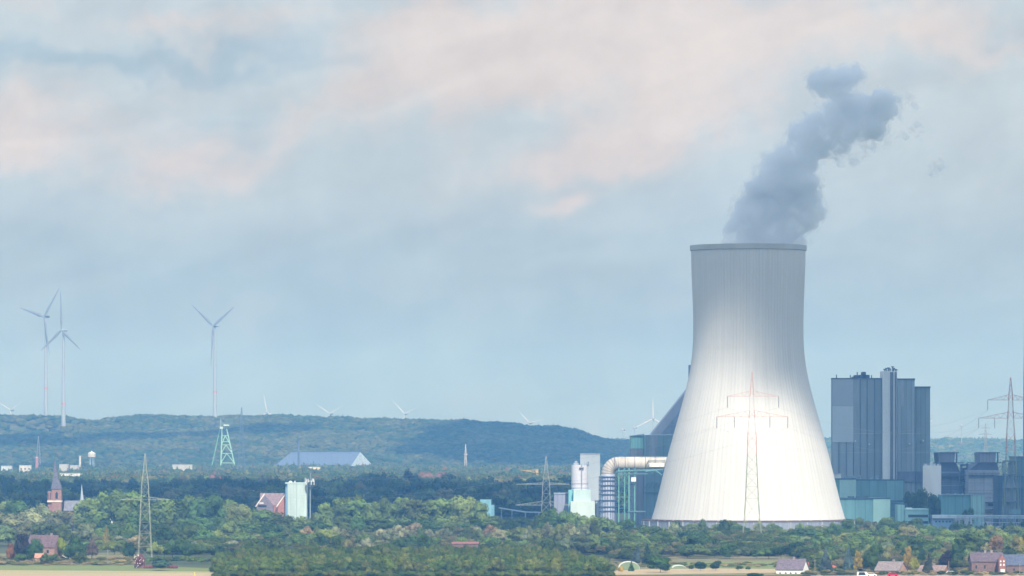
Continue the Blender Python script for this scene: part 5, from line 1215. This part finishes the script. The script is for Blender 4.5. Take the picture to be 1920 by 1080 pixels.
# ================================================================== FOREGROUND HOUSES
house('farmhouse', 'old farmhouse with a brown red roof half hidden by trees at far left', 2140., 50, 103, 1026, 1005, brick(170, 130, 112), tiles(112, 92, 96), 12, chim=(90,), wins=[(88, 92, 1031, 1037)], rot=-.2)
house('garden_annex', 'low pinkish brick annex in front of the old farmhouse', 2090., 66, 84, 1046, 1039, brick(205, 160, 135), tiles(190, 140, 120), 5, wins=[(70, 72, 1049, 1052)])
house('white_house', 'white house with dark purple roof and small windows beside the meadow', 1925., 1455, 1505, 1068, 1050, paint(245, 245, 242, .8, .04), tiles(118, 106, 116), 11, chim=(1483,), wins=[(1461, 1463.5, 1073, 1078), (1472, 1474.5, 1073, 1078), (1481.5, 1484, 1073, 1078), (1491.5, 1494, 1073, 1078)], rot=-.3)
house('barn', 'small red roofed barn tucked behind the white house', 1945., 1502, 1516, 1068, 1056, brick(160, 84, 74), tiles(150, 78, 70), 8)
house('garden_cottage', 'low cottage with bright red roof between spruces right of the white house', 1990., 1538, 1566, 1064, 1056, paint(210, 190, 170), tiles(200, 116, 92), 8, wins=[(1545, 1549, 1066, 1069)])
house('brick_house', 'brick house with a pale gable end and grey brown roof beside the golden tree', 1915., 1640, 1686, 1070, 1055, brick(205, 160, 130), tiles(142, 130, 128), 11, chim=(1668,), wins=[(1650, 1653, 1074, 1078), (1662, 1665, 1074, 1078)], rot=-.4)
house('cottage', 'low cottage with rusty grey roof right of the orange birch', 1925., 1720, 1768, 1074, 1062, brick(200, 140, 112), tiles(150, 128, 122), 12, chim=(1744,), wins=[(1730, 1733, 1076, 1079)], rot=-.35)
lf = house('long_farmhouse', 'large farmhouse with dull red hipped roof and a brick front at the right', 1925., 1822, 1882, 1053, 1038, brick(124, 92, 88), tiles(108, 94, 102), 13, chim=(1850, 1862), wins=[(1876, 1878.5, 1056, 1061), (1829, 1832, 1060, 1066), (1845, 1848, 1060, 1066)])
D = 1918.
MB().prism([(X(1873, D), 0), (X(1886, D), 0), (X(1886, D), Z(1050, D)), (X(1879.5, D), Z(1041, D)), (X(1873, D), Z(1050, D))], D, D + 8).build('front_gable', brick(160, 96, 88), lf)
for a, b in ((1051, 1054), (1057, 1061)):
    for px in (1875, 1881): MB().pbox(D - .1, px, px + 2.6, a, b, .15).build('window', paint(225, 225, 222), lf)
MB().pbox(D - .12, 1876, 1884, 1067, 1079, .15).build('gate', paint(228, 226, 220), lf)
house('barn', 'long dark roofed barn adjoining the large farmhouse at the right edge', 1925., 1887, 1950, 1060, 1042, brick(118, 92, 88), tiles(92, 100, 120), 13, wins=[(1900, 1903, 1066, 1070)])
house('greenhouse_shed', 'rusty little roof above the plantation, below the poplars', 2230., 848, 896, 1020, 1017.5, brick(120, 90, 84), tiles(150, 104, 98), 6)
def dome(label, px0, px1, py0, D):
    o = thing('polytunnel', label, 'greenhouse', (X((px0 + px1) / 2, D), D, 0), 'pale plastic tunnels by the stubble field'); w = (X(px1, D) - X(px0, D)) / 2; h = Z(py0, D); xc = X((px0 + px1) / 2, D)
    poly = [(xc + w * math.cos(t), h * math.sin(t) ** .8) for t in np.linspace(0, math.pi, 14)]
    MB().prism(poly, D, D + 14).build('cover', paint(128, 146, 116, .5, .1, .4), o)
    m = MB()
    for k in range(5):
        y = D + k * 3.5 - .1; q = [(xc + (w + .06) * math.cos(t), y, (h + .06) * abs(math.sin(t)) ** .8) for t in np.linspace(0, math.pi, 14)]; m.path(q, .08, 4)
    m.build('hoops', paint(210, 214, 210), o); return o
dome('large pale green plastic tunnel behind the small cypress', 1161, 1199, 1054, 1990.); dome('low blue green tunnel behind the stubble field', 1262, 1286, 1061, 2005.)
# hut smothered by red creeper with white blossom beside the left pylon
D = G(1066)
hut = thing('creeper_hut', 'small hut smothered in dark red creeper with white blossoms by the left pylon', 'hut', (X(259, D), D, 0))
MB().prism([(X(252, D), 0), (X(270, D), 0), (X(270, D), Z(1046, D)), (X(263, D), Z(1038, D)), (X(252, D), Z(1048, D))], D, D + 4).build('wall', brick(128, 70, 72), hut)
bm_c = CROWNS['bush']
for i, (px, py, w, c) in enumerate(((257, 1043, 12, (.13, .05, .05)), (265, 1037, 13, (.15, .06, .06)))):
    o = bpy.data.objects.new('creeper', bm_c[i]); COL.objects.link(o); o.parent = hut; o.location = (X(px, D) - X(259, D), -.6, 0); o.scale = (w * K * D, 2.5, Z(py, D)); o.color = (*c, 1)
m = MB(); R = random.Random(8)
for i in range(26): px, py = R.uniform(251, 270), R.uniform(1036, 1064); m.pbox(D - 1.6, px, px + R.uniform(.6, 2.), py, py + R.uniform(.6, 2.2), .3)
m.build('blossoms', paint(228, 222, 222), hut)
hg = thing('red_hedge', 'low dull red hedge running right from the creeper hut', 'hedge', (X(300, D), D, 0))
m = MB()
V = []
for i in range(60):
    px = 270 + 62 * i / 60 + R.uniform(-1, 1); v, f = ICO1; rr = R.uniform(.5, .95); m.add((v * rr * (1 + RNG.uniform(-.2, .2, (len(v), 1))) + np.array([X(px, D), D + R.uniform(-.5, .5), R.uniform(.3, 1.1)])).tolist(), f.tolist())
m.build('foliage', paint(112, 70, 72, .9, .3, 2.), hg)
# small foreground things
def pole(label, px, py0, py1, name='utility_pole', cat='pole', col=(150, 140, 128), r=.13, arm=0):
    D = G(py1); o = thing(name, label, cat, (X(px, D), D, 0)); MB().tube((X(px, D), D, 0), (X(px, D), D, Z(py0, D)), r, 6).build('post', paint(*col), o)
    if arm: MB().tube((X(px, D) - arm, D, Z(py0 + 2, D)), (X(px, D) + arm, D, Z(py0 + 2, D)), .08, 4).build('crossbar', paint(*col), o)
    return o
pole('wooden pole standing right of the white house', 1528, 1049, 1078, arm=.6); pole('thin pole with a white foot on the rough grass left of the left pylon', 202, 1030, 1059, arm=.8)
pole('slim pole beside the purple beech at the right', 1779, 1052, 1077); pole('thin pole before the long barn at the right edge', 1912, 1052, 1078)
pole('short yellowish marker post at the edge of the left meadow', 365, 1073, 1079, 'marker_post', 'post', (220, 200, 120), .25)
def car(label, px, pyb, L, col, van=False, name='parked_car'):
    D = G(pyb); x = X(px, D); o = thing(name, label, 'van' if van else 'car', (x, D, 0)); h = 1.45 if not van else 2.3
    prof_ = [(-L / 2, .35), (L / 2, .35), (L / 2, .85), (L * .36, .95), (L * .2, h), (-L * .33, h), (-L * .46, .95), (-L / 2, .8)] if not van else [(-L / 2, .4), (L / 2, .4), (L / 2, 1.3), (L * .38, h), (-L * .47, h), (-L / 2, 1.9)]
    MB().prism([(x + a, b) for a, b in prof_], D - .85, D + .85).build('body', paint(*col, .3, .04), o)
    MB().prism([(x + L * .16, h - .12), (x + L * .3, .98), (x - L * .38, .98), (x - L * .3, h - .12)], D - .88, D + .88).build('windows', glass(), o)
    for sx_ in (-.3, .3):
        for yy in (-.8, .8): MB().tube((x + sx_ * L, D + yy - .1, .32), (x + sx_ * L, D + yy + .1, .32), .32, 12).build('wheel', paint(30, 30, 32), o)
    return o
car('crimson car parked before the brick house', 1674, 1081, 4.4, (190, 30, 70)); car('white van parked left of the brick house', 1617, 1083, 4.4, (215, 218, 220), True, 'parked_van')
car('white car parked between the van and the crimson car', 1634, 1081, 4.2, (232, 232, 232)); car('small white car parked by the grey roofed cottage', 1783, 1077.5, 4.2, (225, 225, 225)); car('white car parked among the orchard trees at the left', 115, 1048, 4.4, (235, 235, 235))

# ================================================================== CLOUDS OVERHEAD (they cast the shadows), outlines given as the shaded ground
CA = 1150.
cm_, cg, co_ = new_mat('cloud_body')
d1 = cg.node('ShaderNodeBsdfDiffuse'); d1.inputs[0].default_value = (.9, .9, .9, 1); d2 = cg.node('ShaderNodeBsdfTranslucent'); d2.inputs[0].default_value = (.72, .84, 1.0, 1)
mx = cg.node('ShaderNodeMixShader'); mx.inputs[0].default_value = .6; cg.link(d1.outputs[0], mx.inputs[1]); cg.link(d2.outputs[0], mx.inputs[2])
vc_ = cg.node('ShaderNodeVertexColor'); vc_.layer_name = 'cover'; tp = cg.node('ShaderNodeBsdfTransparent'); mx2 = cg.node('ShaderNodeMixShader')
cg.link(cg.math('MULTIPLY', vc_.outputs['Color'], .87), mx2.inputs[0]); cg.link(tp.outputs[0], mx2.inputs[1]); cg.link(mx.outputs[0], mx2.inputs[2]); cg.link(mx2.outputs[0], co_.inputs['Surface'])
def cloud(poly, thick=60, seed=1, rough=10, soft=24.):
    """poly: ground points (x, y) of the shadow outline"""
    R = random.Random(seed); pts = []
    n = len(poly)
    for i in range(n):
        a, b = Vector(poly[i]), Vector(poly[(i + 1) % n]); k = max(2, int((b - a).length / 22))
        nrm = Vector((b.y - a.y, a.x - b.x)).normalized()
        for j in range(k): p = a.lerp(b, j / k); pts.append(p + nrm * R.uniform(-rough, rough))
    off = Vector((S.x, S.y)) * (CA / S.z); V = []; F = []; n = len(pts)
    nr = []
    for i in range(n): t = pts[(i + 3) % n] - pts[i - 3]; nr.append(Vector((t.y, -t.x)).normalized())
    for f, z in ((0, 0), (soft, thick * .25), (soft * 2.2, thick), (soft, -6)):
        for p, q_ in zip(pts, nr): q = p - q_ * f + off; V.append((q.x, q.y, CA + z))
    for j, prev in ((1, 0), (2, 1), (3, 0)):
        for i in range(n): F.append((j * n + i, j * n + (i + 1) % n, prev * n + (i + 1) % n, prev * n + i))
    F += [tuple(range(2 * n, 3 * n)), tuple(range(3 * n, 4 * n))]
    m = MB(); m.v = V; m.f = F; o = m.build('cloud', cm_)
    at = o.data.color_attributes.new('cover', 'FLOAT_COLOR', 'POINT')
    for i_ in range(n, len(V)): at.data[i_].color = (1, 1, 1, 1)
    for i_ in range(n): at.data[i_].color = (0, 0, 0, 1)
    tag(o, kind='structure'); return o
gp = lambda px, D: (X(px, D), D)
def shade_pt(px, py, hw):                      # ground point under the sun ray through a point of the tower's near side
    dx = (px - 1403) * K * CTD; y = CTD - math.sqrt(max(0., (hw * K * CTD) ** 2 - dx * dx)); z = Z(py, y); return (X(px, y) - S.x / S.z * z, y - S.y / S.z * z)
term = [shade_pt(*a) for a in ((1302, 715, 112), (1325, 712, 112), (1360, 735, 118), (1400, 755, 124), (1440, 765, 127), (1475, 780, 131), (1505, 815, 141))]
cloud([gp(980, 2930), gp(1060, 2872), gp(1212, 2864)] + term + [gp(1560, 2800), gp(1592, 2775), gp(1625, 2735), gp(1700, 2700), gp(1800, 2650), gp(1930, 2630), gp(2100, 2630), gp(2100, 4100), gp(1600, 4300), gp(1150, 3250)], 50, 1, 2, 48.)
cloud([gp(-150, 3150), gp(60, 3150), gp(200, 3300), gp(430, 3080), gp(640, 3120), gp(900, 3060), gp(1060, 3080), gp(1130, 3300), gp(1120, 3900), gp(980, 4300), gp(860, 4050), gp(740, 4480), gp(600, 3900), gp(480, 4380), gp(360, 3950), gp(240, 4350), gp(120, 4050), gp(-150, 4250)], 60, 2, 30)
cloud([gp(-200, 7500), gp(60, 7560), gp(230, 7640), gp(420, 7700), gp(600, 7800), gp(560, 7900), gp(300, 7740), gp(-200, 7700)], 15, 3, 25)
cloud([gp(690, 7480), gp(800, 7400), gp(980, 7300), gp(1250, 7250), gp(1300, 8400), gp(900, 8400), gp(760, 7800)], 25, 4, 25)
cloud([gp(-200, 6500), gp(180, 6600), gp(300, 6900), gp(120, 7200), gp(-200, 7150)], 50, 5, 25)

# ================================================================== HAZE
hm, hg_, ho = new_mat('haze_air')
pv = hg_.node('ShaderNodeVolumePrincipled'); pv.inputs['Color'].default_value = HAZE_COL; pv.inputs['Absorption Color'].default_value = (1, 1, 1, 1); pv.inputs['Density'].default_value = HAZE_DEN; pv.inputs['Anisotropy'].default_value = 0.
hg_.link(pv.outputs[0], ho.inputs['Volume'])
tag(MB().box(-3300, 3300, -300, 16000, -2, 345).build('haze', hm), 'thin blue haze in the air over the whole plain', 'haze', None, 'stuff')
